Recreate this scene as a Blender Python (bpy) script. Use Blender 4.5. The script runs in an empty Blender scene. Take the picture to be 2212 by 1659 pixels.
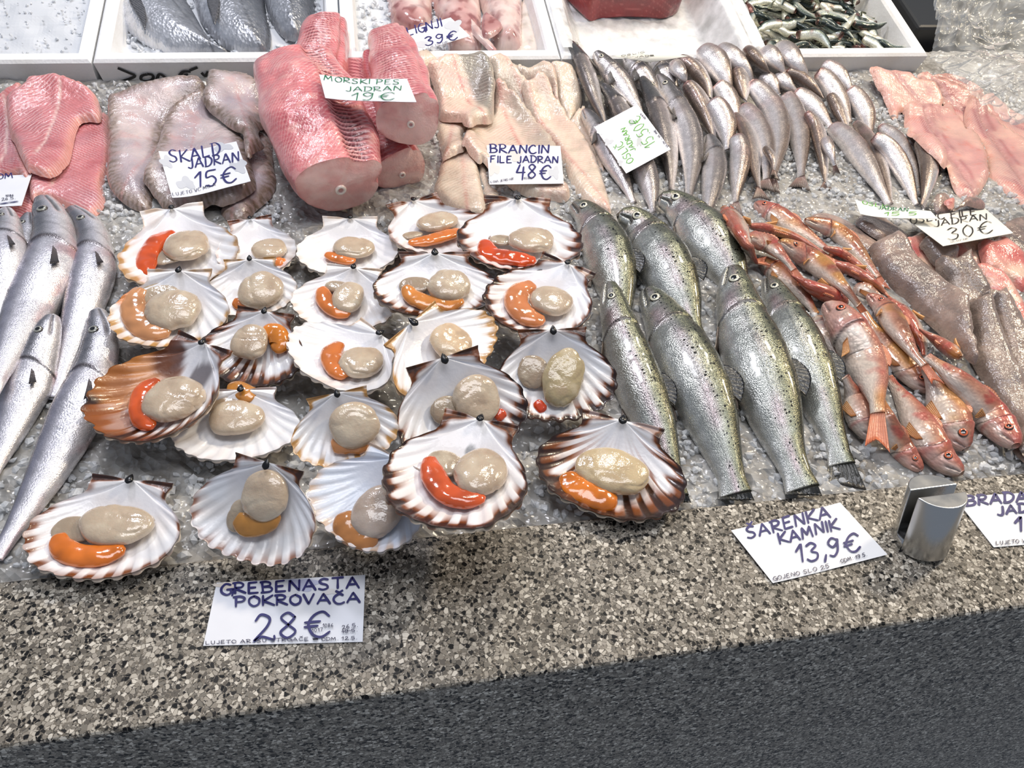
import bpy, math, random
import numpy as np
from mathutils import Vector, Matrix
from mathutils.geometry import delaunay_2d_cdt

random.seed(7)
rng = np.random.default_rng(11)
SC = bpy.context.scene
COLL = SC.collection

# ------------------------------------------------------------------ camera
PW, PH, FPX = 2212.0, 1659.0, 1661.0
PITCH, ROLL, CAM_H = math.radians(45.5), math.radians(5.0), 0.56
CAM = np.array([0.0, 0.0, CAM_H])
_r = np.array([1.0, 0, 0]); FWD = np.array([0, math.cos(PITCH), -math.sin(PITCH)])
_u = np.array([0, math.sin(PITCH), math.cos(PITCH)])
RIGHT = math.cos(ROLL) * _r + math.sin(ROLL) * _u
UP = math.cos(ROLL) * _u - math.sin(ROLL) * _r
cam_data = bpy.data.cameras.new('camera'); cam = bpy.data.objects.new('camera', cam_data)
COLL.objects.link(cam)
cam_data.sensor_fit = 'HORIZONTAL'; cam_data.sensor_width = 36.0
cam_data.lens = FPX / PW * 36.0
cam_data.clip_start = 0.02
_m = Matrix.Identity(4)
for _i in range(3):
    _m[_i][0] = RIGHT[_i]; _m[_i][1] = UP[_i]; _m[_i][2] = -FWD[_i]; _m[_i][3] = CAM[_i]
cam.matrix_world = _m
SC.camera = cam

# ------------------------------------------------------------------ light
SC.view_settings.view_transform = 'Standard'
SC.view_settings.look = 'None'
SC.view_settings.gamma = 1.0
SC.view_settings.exposure = 0.0
SC.view_settings.use_curve_mapping = False
world = bpy.data.worlds.new('world'); SC.world = world; world.use_nodes = True
world.node_tree.nodes['Background'].inputs[0].default_value = (0.72, 0.82, 1.0, 1)
world.node_tree.nodes['Background'].inputs[1].default_value = 0.32

def area(name, loc, target, size, power, col, sizey=None):
    l = bpy.data.lights.new(name, 'AREA'); l.energy = power; l.color = col
    l.shape = 'RECTANGLE' if sizey else 'DISK'; l.size = size
    if sizey: l.size_y = sizey
    o = bpy.data.objects.new(name, l); COLL.objects.link(o)
    o.location = loc
    o.rotation_euler = (Vector(target) - Vector(loc)).to_track_quat('-Z', 'Y').to_euler()
    o['label'] = 'stall lamp hanging over the fish display'; o['category'] = 'lamp light'
    return o
area('stall_lamp', (1.25, 1.45, 1.30), (0.45, 0.75, 0), 0.22, 18, (1.0, 0.84, 0.62))
area('stall_lamp', (0.25, 1.70, 1.40), (0.1, 0.8, 0), 0.22, 10, (1.0, 0.90, 0.74))
area('stall_lamp', (-0.70, 1.45, 1.30), (-0.35, 0.7, 0), 0.25, 9, (0.92, 0.92, 1.0))
area('hall_ceiling_light', (0.1, 0.55, 2.3), (0.1, 0.62, 0), 1.7, 24, (0.97, 0.97, 1.0), 0.7)

# ------------------------------------------------------------------ helpers
def srgb(*c):
    a = np.array(c, float) / 255.0
    return np.where(a <= 0.04045, a / 12.92, ((a + 0.055) / 1.055) ** 2.4)
def lerp(a, b, t):
    t = np.asarray(t)[..., None]
    return a * (1 - t) + b * t
def sstep(e0, e1, x):
    t = np.clip((np.asarray(x) - e0) / (e1 - e0 + 1e-12), 0, 1)
    return t * t * (3 - 2 * t)
def _hash(ix, iy, iz, seed):
    h = (ix.astype(np.int64) * 374761393 + iy.astype(np.int64) * 668265263 + iz.astype(np.int64) * 2147483647 + seed * 974634777) & 0xffffffff
    h = ((h ^ (h >> 13)) * 1274126177) & 0xffffffff
    h = h ^ (h >> 16)
    return (h & 0xffffff) / float(0xffffff)
def vnoise(p, scale, seed=0):
    """value noise in 0..1 at points p (N,3)"""
    q = np.asarray(p, float) * scale
    i = np.floor(q).astype(np.int64); f = q - i; f = f * f * (3 - 2 * f)
    o = 0
    for dx in (0, 1):
        for dy in (0, 1):
            for dz in (0, 1):
                w = (f[:, 0] if dx else 1 - f[:, 0]) * (f[:, 1] if dy else 1 - f[:, 1]) * (f[:, 2] if dz else 1 - f[:, 2])
                o = o + w * _hash(i[:, 0] + dx, i[:, 1] + dy, i[:, 2] + dz, seed)
    return o
def fbm(p, scale, seed=0, octv=3):
    s = 0; a = 0.5; t = 0
    for k in range(octv):
        s = s + a * vnoise(p, scale * 2 ** k, seed + k * 17); t += a; a *= 0.5
    return s / t
def spots(u, v, cell, r, prob, seed=0):
    """1 inside random round spots on the (u, v) plane"""
    m = np.zeros(len(u))
    iu = np.floor(u / cell).astype(np.int64); iv = np.floor(v / cell).astype(np.int64)
    for du in (-1, 0, 1):
        for dv in (-1, 0, 1):
            a, b = iu + du, iv + dv; z = np.zeros_like(a)
            cx = (a + 0.15 + 0.7 * _hash(a, b, z, seed)) * cell
            cy = (b + 0.15 + 0.7 * _hash(a, b, z + 1, seed)) * cell
            rr = r * (0.5 + 0.7 * _hash(a, b, z + 2, seed))
            on = _hash(a, b, z + 3, seed) < prob
            m = np.maximum(m, on * (1 - sstep(0.6, 1.1, np.hypot(u - cx, v - cy) / rr)))
    return m

def ray(px, py):
    d = FWD * FPX + RIGHT * (px - PW / 2) + UP * (PH / 2 - py)
    return d
def P(px, py, z=0.0):
    """point of the place at height z that the photograph shows at a pixel"""
    d = ray(px, py); t = (z - CAM[2]) / d[2]
    return CAM + d * t
def P_plane(px, py, o, n):
    d = ray(px, py); t = np.dot(np.asarray(o) - CAM, n) / np.dot(d, n)
    return CAM + d * t
def scale_at(p):
    return np.dot(np.asarray(p) - CAM, FWD) / FPX     # metres per pixel

# counter directions (along the ledge, and away from the buyer)
E1 = P(2212, 1020) - P(0, 1255); E1 /= np.linalg.norm(E1)
E2 = np.array([-E1[1], E1[0], 0.0])
LEDGE_BACK = P(1106, 1137); LEDGE_FRONT = P(1106, 1463)
LB = np.dot(LEDGE_BACK, E2); LF = np.dot(LEDGE_FRONT, E2)
BED_Z = -0.010

# running height of everything laid on the stall so far
HX0, HX1, HY0, HY1, HC = -1.3, 1.9, 0.05, 2.3, 0.003
HNX, HNY = int((HX1 - HX0) / HC), int((HY1 - HY0) / HC)
_gx, _gy = np.meshgrid(HX0 + (np.arange(HNX) + .5) * HC, HY0 + (np.arange(HNY) + .5) * HC, indexing='ij')
HM = np.where(_gx * E2[0] + _gy * E2[1] < LB, 0.0, BED_Z)
def hij(x, y):
    return (np.clip(((np.asarray(x) - HX0) / HC).astype(int), 0, HNX - 1), np.clip(((np.asarray(y) - HY0) / HC).astype(int), 0, HNY - 1))
def hget(x, y):
    i, j = hij(x, y); return HM[i, j]
def hmax(x, y, r):
    i, j = hij(x, y); k = max(1, int(r / HC))
    return HM[max(0, i - k):i + k + 1, max(0, j - k):j + k + 1].max()
def hstamp(V, k=1):
    i, j = hij(V[:, 0], V[:, 1])
    T = np.full_like(HM, -9.0)
    np.maximum.at(T, (i, j), V[:, 2])
    i0, i1, j0, j1 = max(i.min() - k, 0), i.max() + k + 1, max(j.min() - k, 0), j.max() + k + 1
    W = T[i0:i1, j0:j1]
    for _ in range(k):
        Q = W.copy()
        Q[1:] = np.maximum(Q[1:], W[:-1]); Q[:-1] = np.maximum(Q[:-1], W[1:])
        Q[:, 1:] = np.maximum(Q[:, 1:], W[:, :-1]); Q[:, :-1] = np.maximum(Q[:, :-1], W[:, 1:])
        W = Q
    HM[i0:i1, j0:j1] = np.maximum(HM[i0:i1, j0:j1], W)
def boxblur(A, k):
    for ax in (0, 1):
        c = np.cumsum(np.pad(A, [(k + 1, k) if a == ax else (0, 0) for a in (0, 1)], mode='edge'), axis=ax)
        n = 2 * k + 1
        A = (c[n:] - c[:-n]) / n if ax == 0 else (c[:, n:] - c[:, :-n]) / n
    return A
def hsmooth(x0, x1, y0, y1, k=4):
    """smoothed upper surface over a window, returns a sampler"""
    pad = (2 * k + 3) * HC
    i0, j0 = hij(x0 - pad, y0 - pad); i1, j1 = hij(x1 + pad, y1 + pad)
    A = HM[i0:i1 + 1, j0:j1 + 1].copy()
    B = A.copy()
    for _ in range(k):
        Q = B.copy()
        Q[1:] = np.maximum(Q[1:], B[:-1]); Q[:-1] = np.maximum(Q[:-1], B[1:])
        Q[:, 1:] = np.maximum(Q[:, 1:], B[:, :-1]); Q[:, :-1] = np.maximum(Q[:, :-1], B[:, 1:])
        B = Q
    A = boxblur(boxblur(B, k), k)
    def f(x, y):
        fx = np.clip((np.asarray(x) - HX0) / HC - .5 - i0, 0, A.shape[0] - 1.001); fy = np.clip((np.asarray(y) - HY0) / HC - .5 - j0, 0, A.shape[1] - 1.001)
        a = fx.astype(int); b = fy.astype(int); u = fx - a; v = fy - b
        return A[a, b] * (1 - u) * (1 - v) + A[a + 1, b] * u * (1 - v) + A[a, b + 1] * (1 - u) * v + A[a + 1, b + 1] * u * v
    return f
def P_on(px, py, extra=0.0, r=0.004):
    """first thing on the stall that the sight line through a pixel meets"""
    d = ray(px, py); z = np.linspace(.16, BED_Z, 240)
    Q = CAM + d * ((z - CAM[2]) / d[2])[:, None]
    h = hget(Q[:, 0], Q[:, 1]) + extra
    hit = np.nonzero(z <= h)[0]
    return Q[hit[0]] if len(hit) else Q[-1]

# ------------------------------------------------------------------ objects
def tag(o, label=None, cat=None, group=None, kind=None):
    if label: o['label'] = label
    if cat: o['category'] = cat
    if group: o['group'] = group
    if kind: o['kind'] = kind
    return o
def thing(name, label, cat, loc, group=None):
    o = bpy.data.objects.new(name, None); COLL.objects.link(o)
    o.empty_display_size = 0.02; o.location = tuple(loc)
    return tag(o, label, cat, group)
def mk(name, V, faces, mat, parent=None, col=None, uv=None, smooth=True):
    """one mesh object; V in place coordinates, faces a list of (n,3)/(n,4) arrays"""
    V = np.asarray(V, float)
    off = np.array(parent.location) if parent is not None else None
    pp = parent
    if parent is not None:
        off = np.zeros(3); q = parent
        while q is not None:
            off = off + np.array(q.location); q = q.parent
    else:
        off = np.array([(V[:, 0].min() + V[:, 0].max()) / 2, (V[:, 1].min() + V[:, 1].max()) / 2, V[:, 2].min()])
    W = V - off
    me = bpy.data.meshes.new(name)
    faces = [np.asarray(f, np.int32) for f in (faces if isinstance(faces, list) else [faces]) if len(f)]
    li = np.concatenate([f.ravel() for f in faces]); tot = np.concatenate([np.full(len(f), f.shape[1], np.int32) for f in faces])
    st = np.concatenate([[0], np.cumsum(tot)[:-1]]).astype(np.int32)
    me.vertices.add(len(W)); me.vertices.foreach_set('co', W.astype(np.float32).ravel())
    me.loops.add(len(li)); me.loops.foreach_set('vertex_index', li)
    me.polygons.add(len(tot)); me.polygons.foreach_set('loop_start', st)
    try: me.polygons.foreach_set('loop_total', tot)
    except Exception: pass
    me.polygons.foreach_set('use_smooth', np.full(len(tot), bool(smooth)))
    if col is not None:
        col = np.asarray(col, float)
        if col.ndim == 1: col = np.tile(col, (len(W), 1))
        a = me.color_attributes.new('Col', 'FLOAT_COLOR', 'POINT')
        a.data.foreach_set('color', np.concatenate([np.clip(col[:, :3], 0, 1), np.ones((len(W), 1)) if col.shape[1] == 3 else col[:, 3:]], 1).astype(np.float32).ravel())
    if uv is not None:
        l = me.uv_layers.new(name='UVMap'); l.data.foreach_set('uv', np.asarray(uv, np.float32)[li].ravel())
    me.update(calc_edges=True); me.validate()
    me.materials.append(mat)
    o = bpy.data.objects.new(name, me); COLL.objects.link(o)
    if pp is not None: o.parent = pp
    else: o.location = tuple(off)
    return o
def gridfaces(n, m, flip=False):
    a = (np.arange(n - 1)[:, None] * m + np.arange(m - 1)[None]).ravel()
    f = np.stack([a, a + 1, a + m + 1, a + m], 1)
    return f[:, ::-1] if flip else f
def boxmesh(o, ax, ay, az):
    """box from corner o and three edge vectors"""
    o = np.asarray(o, float)
    V = [o + ax * i + ay * j + az * k for k in (0, 1) for j in (0, 1) for i in (0, 1)]
    F = np.array([[0, 2, 3, 1], [4, 5, 7, 6], [0, 1, 5, 4], [1, 3, 7, 5], [3, 2, 6, 7], [2, 0, 4, 6]])
    return np.array(V), F
def join(parts):
    V = []; F = {}; n = 0
    for v, f in parts:
        fs = f if isinstance(f, list) else [f]
        for g in fs:
            g = np.asarray(g); F.setdefault(g.shape[1], []).append(g + n)
        V.append(v); n += len(v)
    return np.concatenate(V), [np.concatenate(x) for x in F.values()]
def bevel(o, w=0.003, seg=2):
    b = o.modifiers.new('bevel', 'BEVEL'); b.width = w; b.segments = seg; b.limit_method = 'ANGLE'
    return o

def catmull(pts, n, closed=False):
    p = np.asarray(pts, float); m = len(p)
    if m == 2 and not closed:
        t = np.linspace(0, 1, n)[:, None]; return p[0] * (1 - t) + p[1] * t
    if closed: q = np.concatenate([p[-1:], p, p[:2]]); segs = m
    else: q = np.concatenate([[2 * p[0] - p[1]], p, [2 * p[-1] - p[-2]]]); segs = m - 1
    u = np.linspace(0, segs, n, endpoint=not closed); i = np.minimum(u.astype(int), segs - 1); t = (u - i)[:, None]
    a, b, c, d = q[i], q[i + 1], q[i + 2], q[i + 3]
    return 0.5 * (2 * b + (c - a) * t + (2 * a - 5 * b + 4 * c - d) * t ** 2 + (3 * b - a - 3 * c + d) * t ** 3)
def resample(p, n):
    s = np.concatenate([[0], np.cumsum(np.linalg.norm(np.diff(p, axis=0), axis=1))]); t = np.linspace(0, s[-1], n)
    return np.stack([np.interp(t, s, p[:, k]) for k in range(p.shape[1])], 1)

# ------------------------------------------------------------------ materials
def newmat(name):
    m = bpy.data.materials.new(name); m.use_nodes = True
    nt = m.node_tree; b = nt.nodes['Principled BSDF']
    return m, nt, b
def L(nt, a, b): nt.links.new(a, b)
def N(nt, t, **kw):
    n = nt.nodes.new(t)
    for k, v in kw.items():
        if k in n.inputs: n.inputs[k].default_value = v
        else: setattr(n, k, v)
    return n
def attr_col(nt, b, var=0.12, scale=60.0):
    """base colour from the mesh's own colour pattern, with a fine mottling"""
    a = N(nt, 'ShaderNodeVertexColor', layer_name='Col')
    t = N(nt, 'ShaderNodeTexCoord'); n = N(nt, 'ShaderNodeTexNoise'); n.inputs['Scale'].default_value = scale; n.inputs['Detail'].default_value = 4
    L(nt, t.outputs['Object'], n.inputs['Vector'])
    mr = N(nt, 'ShaderNodeMapRange'); mr.inputs['From Min'].default_value = .3; mr.inputs['From Max'].default_value = .7
    mr.inputs['To Min'].default_value = 1 - var; mr.inputs['To Max'].default_value = 1 + var
    L(nt, n.outputs['Fac'], mr.inputs['Value'])
    v = N(nt, 'ShaderNodeVectorMath', operation='SCALE')
    L(nt, a.outputs['Color'], v.inputs[0]); L(nt, mr.outputs['Result'], v.inputs['Scale'])
    L(nt, v.outputs['Vector'], b.inputs['Base Color'])
    return t
def skin_mat(name, metallic, rough, cell, bump, coat=0.5, spec=.5, spot=False):
    m, nt, b = newmat(name)
    t = attr_col(nt, b, .14, 90)
    b.inputs['Metallic'].default_value = metallic; b.inputs['Roughness'].default_value = rough
    b.inputs['Coat Weight'].default_value = coat; b.inputs['Coat Roughness'].default_value = .12
    b.inputs['Specular IOR Level'].default_value = spec
    vo = N(nt, 'ShaderNodeTexVoronoi'); vo.inputs['Scale'].default_value = 1.0 / cell
    mp = N(nt, 'ShaderNodeMapping'); mp.inputs['Scale'].default_value = (1, 1.25, 1)
    L(nt, t.outputs['UV'], mp.inputs['Vector']); L(nt, mp.outputs['Vector'], vo.inputs['Vector'])
    no = N(nt, 'ShaderNodeTexNoise'); no.inputs['Scale'].default_value = 160; no.inputs['Detail'].default_value = 3
    L(nt, t.outputs['Object'], no.inputs['Vector'])
    ad = N(nt, 'ShaderNodeMath', operation='MULTIPLY_ADD'); ad.inputs[1].default_value = .14
    L(nt, no.outputs['Fac'], ad.inputs[0]); L(nt, vo.outputs['Distance'], ad.inputs[2])
    bp = N(nt, 'ShaderNodeBump'); bp.inputs['Strength'].default_value = bump; bp.inputs['Distance'].default_value = .001
    L(nt, ad.outputs[0], bp.inputs['Height']); L(nt, bp.outputs['Normal'], b.inputs['Normal'])
    # scattered bright scales: roughness differs from scale to scale
    if spot:    # round black spots, as dense as the pattern's alpha says
        vs = N(nt, 'ShaderNodeTexVoronoi'); vs.inputs['Scale'].default_value = 1 / .0042; vs.inputs['Randomness'].default_value = .9; L(nt, t.outputs['UV'], vs.inputs['Vector'])
        sc_ = N(nt, 'ShaderNodeSeparateColor'); L(nt, vs.outputs['Color'], sc_.inputs[0])
        at = N(nt, 'ShaderNodeVertexColor', layer_name='Col')
        lt = N(nt, 'ShaderNodeMath', operation='LESS_THAN'); L(nt, sc_.outputs[0], lt.inputs[0]); L(nt, at.outputs['Alpha'], lt.inputs[1])
        ra = N(nt, 'ShaderNodeMapRange'); ra.inputs['To Min'].default_value = .18; ra.inputs['To Max'].default_value = .36; L(nt, sc_.outputs[1], ra.inputs['Value'])
        ss = N(nt, 'ShaderNodeMath', operation='LESS_THAN'); L(nt, vs.outputs['Distance'], ss.inputs[0]); L(nt, ra.outputs['Result'], ss.inputs[1])
        mu = N(nt, 'ShaderNodeMath', operation='MULTIPLY'); L(nt, lt.outputs[0], mu.inputs[0]); L(nt, ss.outputs[0], mu.inputs[1])
        mc = N(nt, 'ShaderNodeMix', data_type='RGBA'); L(nt, mu.outputs[0], mc.inputs[0])
        L(nt, b.inputs['Base Color'].links[0].from_socket, mc.inputs[6]); mc.inputs[7].default_value = (.008, .008, .007, 1)
        L(nt, mc.outputs[2], b.inputs['Base Color'])
    rr = N(nt, 'ShaderNodeMapRange'); rr.inputs['To Min'].default_value = rough * .65; rr.inputs['To Max'].default_value = rough * 1.5
    sp = N(nt, 'ShaderNodeSeparateColor'); L(nt, vo.outputs['Color'], sp.inputs[0]); L(nt, sp.outputs[0], rr.inputs['Value'])
    L(nt, rr.outputs['Result'], b.inputs['Roughness'])
    return m
def flesh_mat(name, rough=.28, bump=.35, bscale=130, sss=.2, coat=.6, fine=500, var=.10):
    m, nt, b = newmat(name)
    t = attr_col(nt, b, var, 45)
    b.inputs['Roughness'].default_value = rough
    b.inputs['Subsurface Weight'].default_value = sss; b.inputs['Subsurface Radius'].default_value = (1.0, .45, .3)
    b.inputs['Subsurface Scale'].default_value = .004
    b.inputs['Coat Weight'].default_value = coat; b.inputs['Coat Roughness'].default_value = .08
    n1 = N(nt, 'ShaderNodeTexNoise'); n1.inputs['Scale'].default_value = bscale; n1.inputs['Detail'].default_value = 4
    n2 = N(nt, 'ShaderNodeTexNoise'); n2.inputs['Scale'].default_value = fine; n2.inputs['Detail'].default_value = 2
    for n in (n1, n2): L(nt, t.outputs['Object'], n.inputs['Vector'])
    ad = N(nt, 'ShaderNodeMath', operation='MULTIPLY_ADD'); ad.inputs[1].default_value = .35
    L(nt, n2.outputs['Fac'], ad.inputs[0]); L(nt, n1.outputs['Fac'], ad.inputs[2])
    bp = N(nt, 'ShaderNodeBump'); bp.inputs['Strength'].default_value = bump; bp.inputs['Distance'].default_value = .004
    L(nt, ad.outputs[0], bp.inputs['Height']); L(nt, bp.outputs['Normal'], b.inputs['Normal'])
    L(nt, bp.outputs['Normal'], b.inputs['Coat Normal'])
    return m
M = {}
M['trout'] = skin_mat('trout_skin', .72, .24, .0014, .26, spot=True)
M['silver'] = skin_mat('silver_skin', .52, .27, .0015, .24)
M['bream'] = skin_mat('bream_scales', .55, .30, .0048, .85)
M['mullet'] = skin_mat('mullet_skin', .12, .30, .0042, .45, coat=.7)
M['flesh'] = flesh_mat('wet_flesh')
def striped_flesh(name, per, lean, amt, stripe, **kw):
    """flesh with the muscle's herringbone bands, from the slice's own (along, across) coordinates"""
    m = flesh_mat(name, **kw); nt = m.node_tree; b = nt.nodes['Principled BSDF']
    t = N(nt, 'ShaderNodeTexCoord'); sx = N(nt, 'ShaderNodeSeparateXYZ'); L(nt, t.outputs['UV'], sx.inputs[0])
    n = N(nt, 'ShaderNodeTexNoise'); n.inputs['Scale'].default_value = 28; n.inputs['Detail'].default_value = 3; L(nt, t.outputs['UV'], n.inputs['Vector'])
    def mth(op, a, c=None, d=None):
        q = N(nt, 'ShaderNodeMath', operation=op)
        for i, v in enumerate((a, c, d)):
            if v is None: continue
            if isinstance(v, (int, float)): q.inputs[i].default_value = v
            else: L(nt, v, q.inputs[i])
        return q.outputs[0]
    av = mth('ABSOLUTE', sx.outputs[1]); ph = mth('MULTIPLY_ADD', av, -lean, sx.outputs[0]); ph = mth('MULTIPLY_ADD', n.outputs['Fac'], .012, ph)
    si = mth('SINE', mth('MULTIPLY', ph, 2 * math.pi / per)); mr = N(nt, 'ShaderNodeMapRange'); mr.inputs['From Min'].default_value = .0; mr.inputs['From Max'].default_value = 1; L(nt, si, mr.inputs['Value'])
    n2 = N(nt, 'ShaderNodeTexNoise'); n2.inputs['Scale'].default_value = 14; L(nt, t.outputs['UV'], n2.inputs['Vector'])
    mm = N(nt, 'ShaderNodeMapRange'); mm.inputs['From Min'].default_value = .35; mm.inputs['From Max'].default_value = .6; mm.inputs['To Max'].default_value = amt; L(nt, n2.outputs['Fac'], mm.inputs['Value'])
    fac = mth('MULTIPLY', mr.outputs['Result'], mm.outputs['Result'])
    mc = N(nt, 'ShaderNodeMix', data_type='RGBA'); L(nt, fac, mc.inputs[0]); L(nt, b.inputs['Base Color'].links[0].from_socket, mc.inputs[6]); mc.inputs[7].default_value = (*srgb(*stripe), 1)
    L(nt, mc.outputs[2], b.inputs['Base Color'])
    return m
M['som'] = striped_flesh('catfish_flesh', .0062, 1.0, .7, (238, 200, 200))
M['hakeflesh'] = striped_flesh('pink_hake_flesh', .0048, 1.1, .4, (232, 200, 190))
M['bassflesh'] = striped_flesh('bass_flesh', .0065, .8, .35, (240, 230, 214), rough=.25, bump=.40, bscale=110, sss=.15, coat=.7, fine=420, var=.12)
M['shark'] = striped_flesh('shark_flesh', .0075, 1.2, .5, (236, 190, 184))
M['pale_flesh'] = flesh_mat('pale_wet_flesh', .25, .40, 110, .15, .7, 420, .12)
M['scallop'] = flesh_mat('scallop_meat', .2, .2, 110, .12, .8, 380, .07)
M['roe'] = flesh_mat('scallop_roe', .16, .08, 90, 0, .9, 250, .05)
M['shell'] = flesh_mat('shell_nacre', .30, .10, 60, 0, .3, 240, .03)
M['fin'] = flesh_mat('fin_membrane', .35, .2, 200, 0, .4, 600)
M['squid'] = flesh_mat('squid_skin', .2, .12, 60, .1, .9, 300)
m, nt, b = newmat('eye'); attr_col(nt, b, 0.02); b.inputs['Roughness'].default_value = .08; b.inputs['Coat Weight'].default_value = 1; M['eye'] = m
m, nt, b = newmat('ligament_black'); b.inputs['Base Color'].default_value = (.006, .006, .007, 1); b.inputs['Roughness'].default_value = .25; M['black'] = m
m, nt, b = newmat('paper'); attr_col(nt, b, .03, 30); b.inputs['Roughness'].default_value = .6; M['paper'] = m
def inkmat(name, c):
    m, nt, b = newmat(name)
    t = N(nt, 'ShaderNodeTexCoord'); n = N(nt, 'ShaderNodeTexNoise'); n.inputs['Scale'].default_value = 260
    L(nt, t.outputs['Object'], n.inputs['Vector'])
    r = N(nt, 'ShaderNodeValToRGB'); r.color_ramp.elements[0].position = .35; r.color_ramp.elements[1].position = .75
    r.color_ramp.elements[0].color = (*srgb(*c), 1); r.color_ramp.elements[1].color = (*np.minimum(srgb(*c) * 1.35 + .006, 1), 1)
    L(nt, n.outputs['Fac'], r.inputs['Fac']); L(nt, r.outputs['Color'], b.inputs['Base Color']); b.inputs['Roughness'].default_value = .5
    return m
M['ink_blue'] = inkmat('ink_blue', (20, 18, 92)); M['ink_green'] = inkmat('ink_green', (8, 98, 58)); M['ink_light_green'] = inkmat('ink_light_green', (92, 160, 60))
M['ink_black'] = inkmat('ink_black', (18, 18, 20)); M['ink_pen'] = inkmat('ink_pen', (34, 34, 66))
# polystyrene
m, nt, b = newmat('polystyrene'); t = N(nt, 'ShaderNodeTexCoord')
vo = N(nt, 'ShaderNodeTexVoronoi'); vo.inputs['Scale'].default_value = 260; L(nt, t.outputs['Object'], vo.inputs['Vector'])
bp = N(nt, 'ShaderNodeBump'); bp.inputs['Strength'].default_value = .25; bp.inputs['Distance'].default_value = .001
L(nt, vo.outputs['Distance'], bp.inputs['Height']); L(nt, bp.outputs['Normal'], b.inputs['Normal'])
no = N(nt, 'ShaderNodeTexNoise'); no.inputs['Scale'].default_value = 14; no.inputs['Detail'].default_value = 5; L(nt, t.outputs['Object'], no.inputs['Vector'])
r = N(nt, 'ShaderNodeValToRGB'); r.color_ramp.elements[0].position = .3; r.color_ramp.elements[0].color = (.80, .78, .74, 1); r.color_ramp.elements[1].position = .55; r.color_ramp.elements[1].color = (.90, .90, .90, 1)
L(nt, no.outputs['Fac'], r.inputs['Fac']); L(nt, r.outputs['Color'], b.inputs['Base Color']); b.inputs['Roughness'].default_value = .55
M['foam'] = m
# terrazzo
def terrazzo():
    m, nt, b = newmat('terrazzo'); t = N(nt, 'ShaderNodeTexCoord')
    nz = N(nt, 'ShaderNodeTexNoise'); nz.inputs['Scale'].default_value = 160; nz.inputs['Detail'].default_value = 2
    L(nt, t.outputs['Object'], nz.inputs['Vector'])
    mx = N(nt, 'ShaderNodeMix', data_type='VECTOR'); mx.inputs[0].default_value = .003
    L(nt, t.outputs['Object'], mx.inputs[4]); L(nt, nz.outputs['Color'], mx.inputs[5])
    def chips(sc, fe):
        v = N(nt, 'ShaderNodeTexVoronoi', feature=fe); v.inputs['Scale'].default_value = sc; L(nt, mx.outputs[1], v.inputs['Vector']); return v
    va = chips(320, 'F1'); vb = chips(320, 'DISTANCE_TO_EDGE')
    sp = N(nt, 'ShaderNodeSeparateColor'); L(nt, va.outputs['Color'], sp.inputs[0])
    r = N(nt, 'ShaderNodeValToRGB'); r.color_ramp.interpolation = 'CONSTANT'
    el = r.color_ramp.elements
    stops = [(0, (9, 9, 10)), (.16, (40, 38, 36)), (.22, (122, 116, 106)), (.40, (160, 152, 140)), (.55, (98, 92, 84)), (.66, (188, 180, 166)), (.82, (140, 132, 120)), (.92, (214, 206, 192))]
    el[0].position = 0; el[0].color = (*srgb(*stops[0][1]), 1)
    el[1].position = stops[1][0]; el[1].color = (*srgb(*stops[1][1]), 1)
    for pz, c in stops[2:]:
        e = el.new(pz); e.color = (*srgb(*c), 1)
    L(nt, sp.outputs[0], r.inputs['Fac'])
    vc = chips(900, 'F1'); sp2 = N(nt, 'ShaderNodeSeparateColor'); L(nt, vc.outputs['Color'], sp2.inputs[0])
    r2 = N(nt, 'ShaderNodeValToRGB'); r2.color_ramp.interpolation = 'CONSTANT'; e2 = r2.color_ramp.elements
    e2[0].color = (*srgb(70, 66, 60), 1); e2[1].position = .35; e2[1].color = (*srgb(118, 110, 98), 1); e = e2.new(.8); e.color = (*srgb(170, 162, 150), 1)
    L(nt, sp2.outputs[0], r2.inputs['Fac'])
    # chip or cement: per-chip inset width
    mr = N(nt, 'ShaderNodeMapRange'); mr.inputs['To Min'].default_value = .02; mr.inputs['To Max'].default_value = .16; L(nt, sp.outputs[1], mr.inputs['Value'])
    gt = N(nt, 'ShaderNodeMath', operation='GREATER_THAN'); L(nt, vb.outputs['Distance'], gt.inputs[0]); L(nt, mr.outputs['Result'], gt.inputs[1])
    mix = N(nt, 'ShaderNodeMix', data_type='RGBA'); L(nt, gt.outputs[0], mix.inputs[0]); L(nt, r2.outputs['Color'], mix.inputs[6]); L(nt, r.outputs['Color'], mix.inputs[7])
    L(nt, mix.outputs[2], b.inputs['Base Color']); b.inputs['Roughness'].default_value = .5; b.inputs['Specular IOR Level'].default_value = .25
    return m
M['terrazzo'] = terrazzo()
m, nt, b = newmat('chrome'); b.inputs['Base Color'].default_value = (.55, .55, .54, 1); b.inputs['Metallic'].default_value = 1
t = N(nt, 'ShaderNodeTexCoord'); no = N(nt, 'ShaderNodeTexNoise'); no.inputs['Scale'].default_value = 40; no.inputs['Detail'].default_value = 6; L(nt, t.outputs['Object'], no.inputs['Vector'])
mr = N(nt, 'ShaderNodeMapRange'); mr.inputs['To Min'].default_value = .12; mr.inputs['To Max'].default_value = .45; L(nt, no.outputs['Fac'], mr.inputs['Value']); L(nt, mr.outputs['Result'], b.inputs['Roughness'])
M['chrome'] = m
m, nt, b = newmat('rubber_black'); b.inputs['Base Color'].default_value = (.01, .01, .01, 1); b.inputs['Roughness'].default_value = .6; M['rubber'] = m
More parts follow.
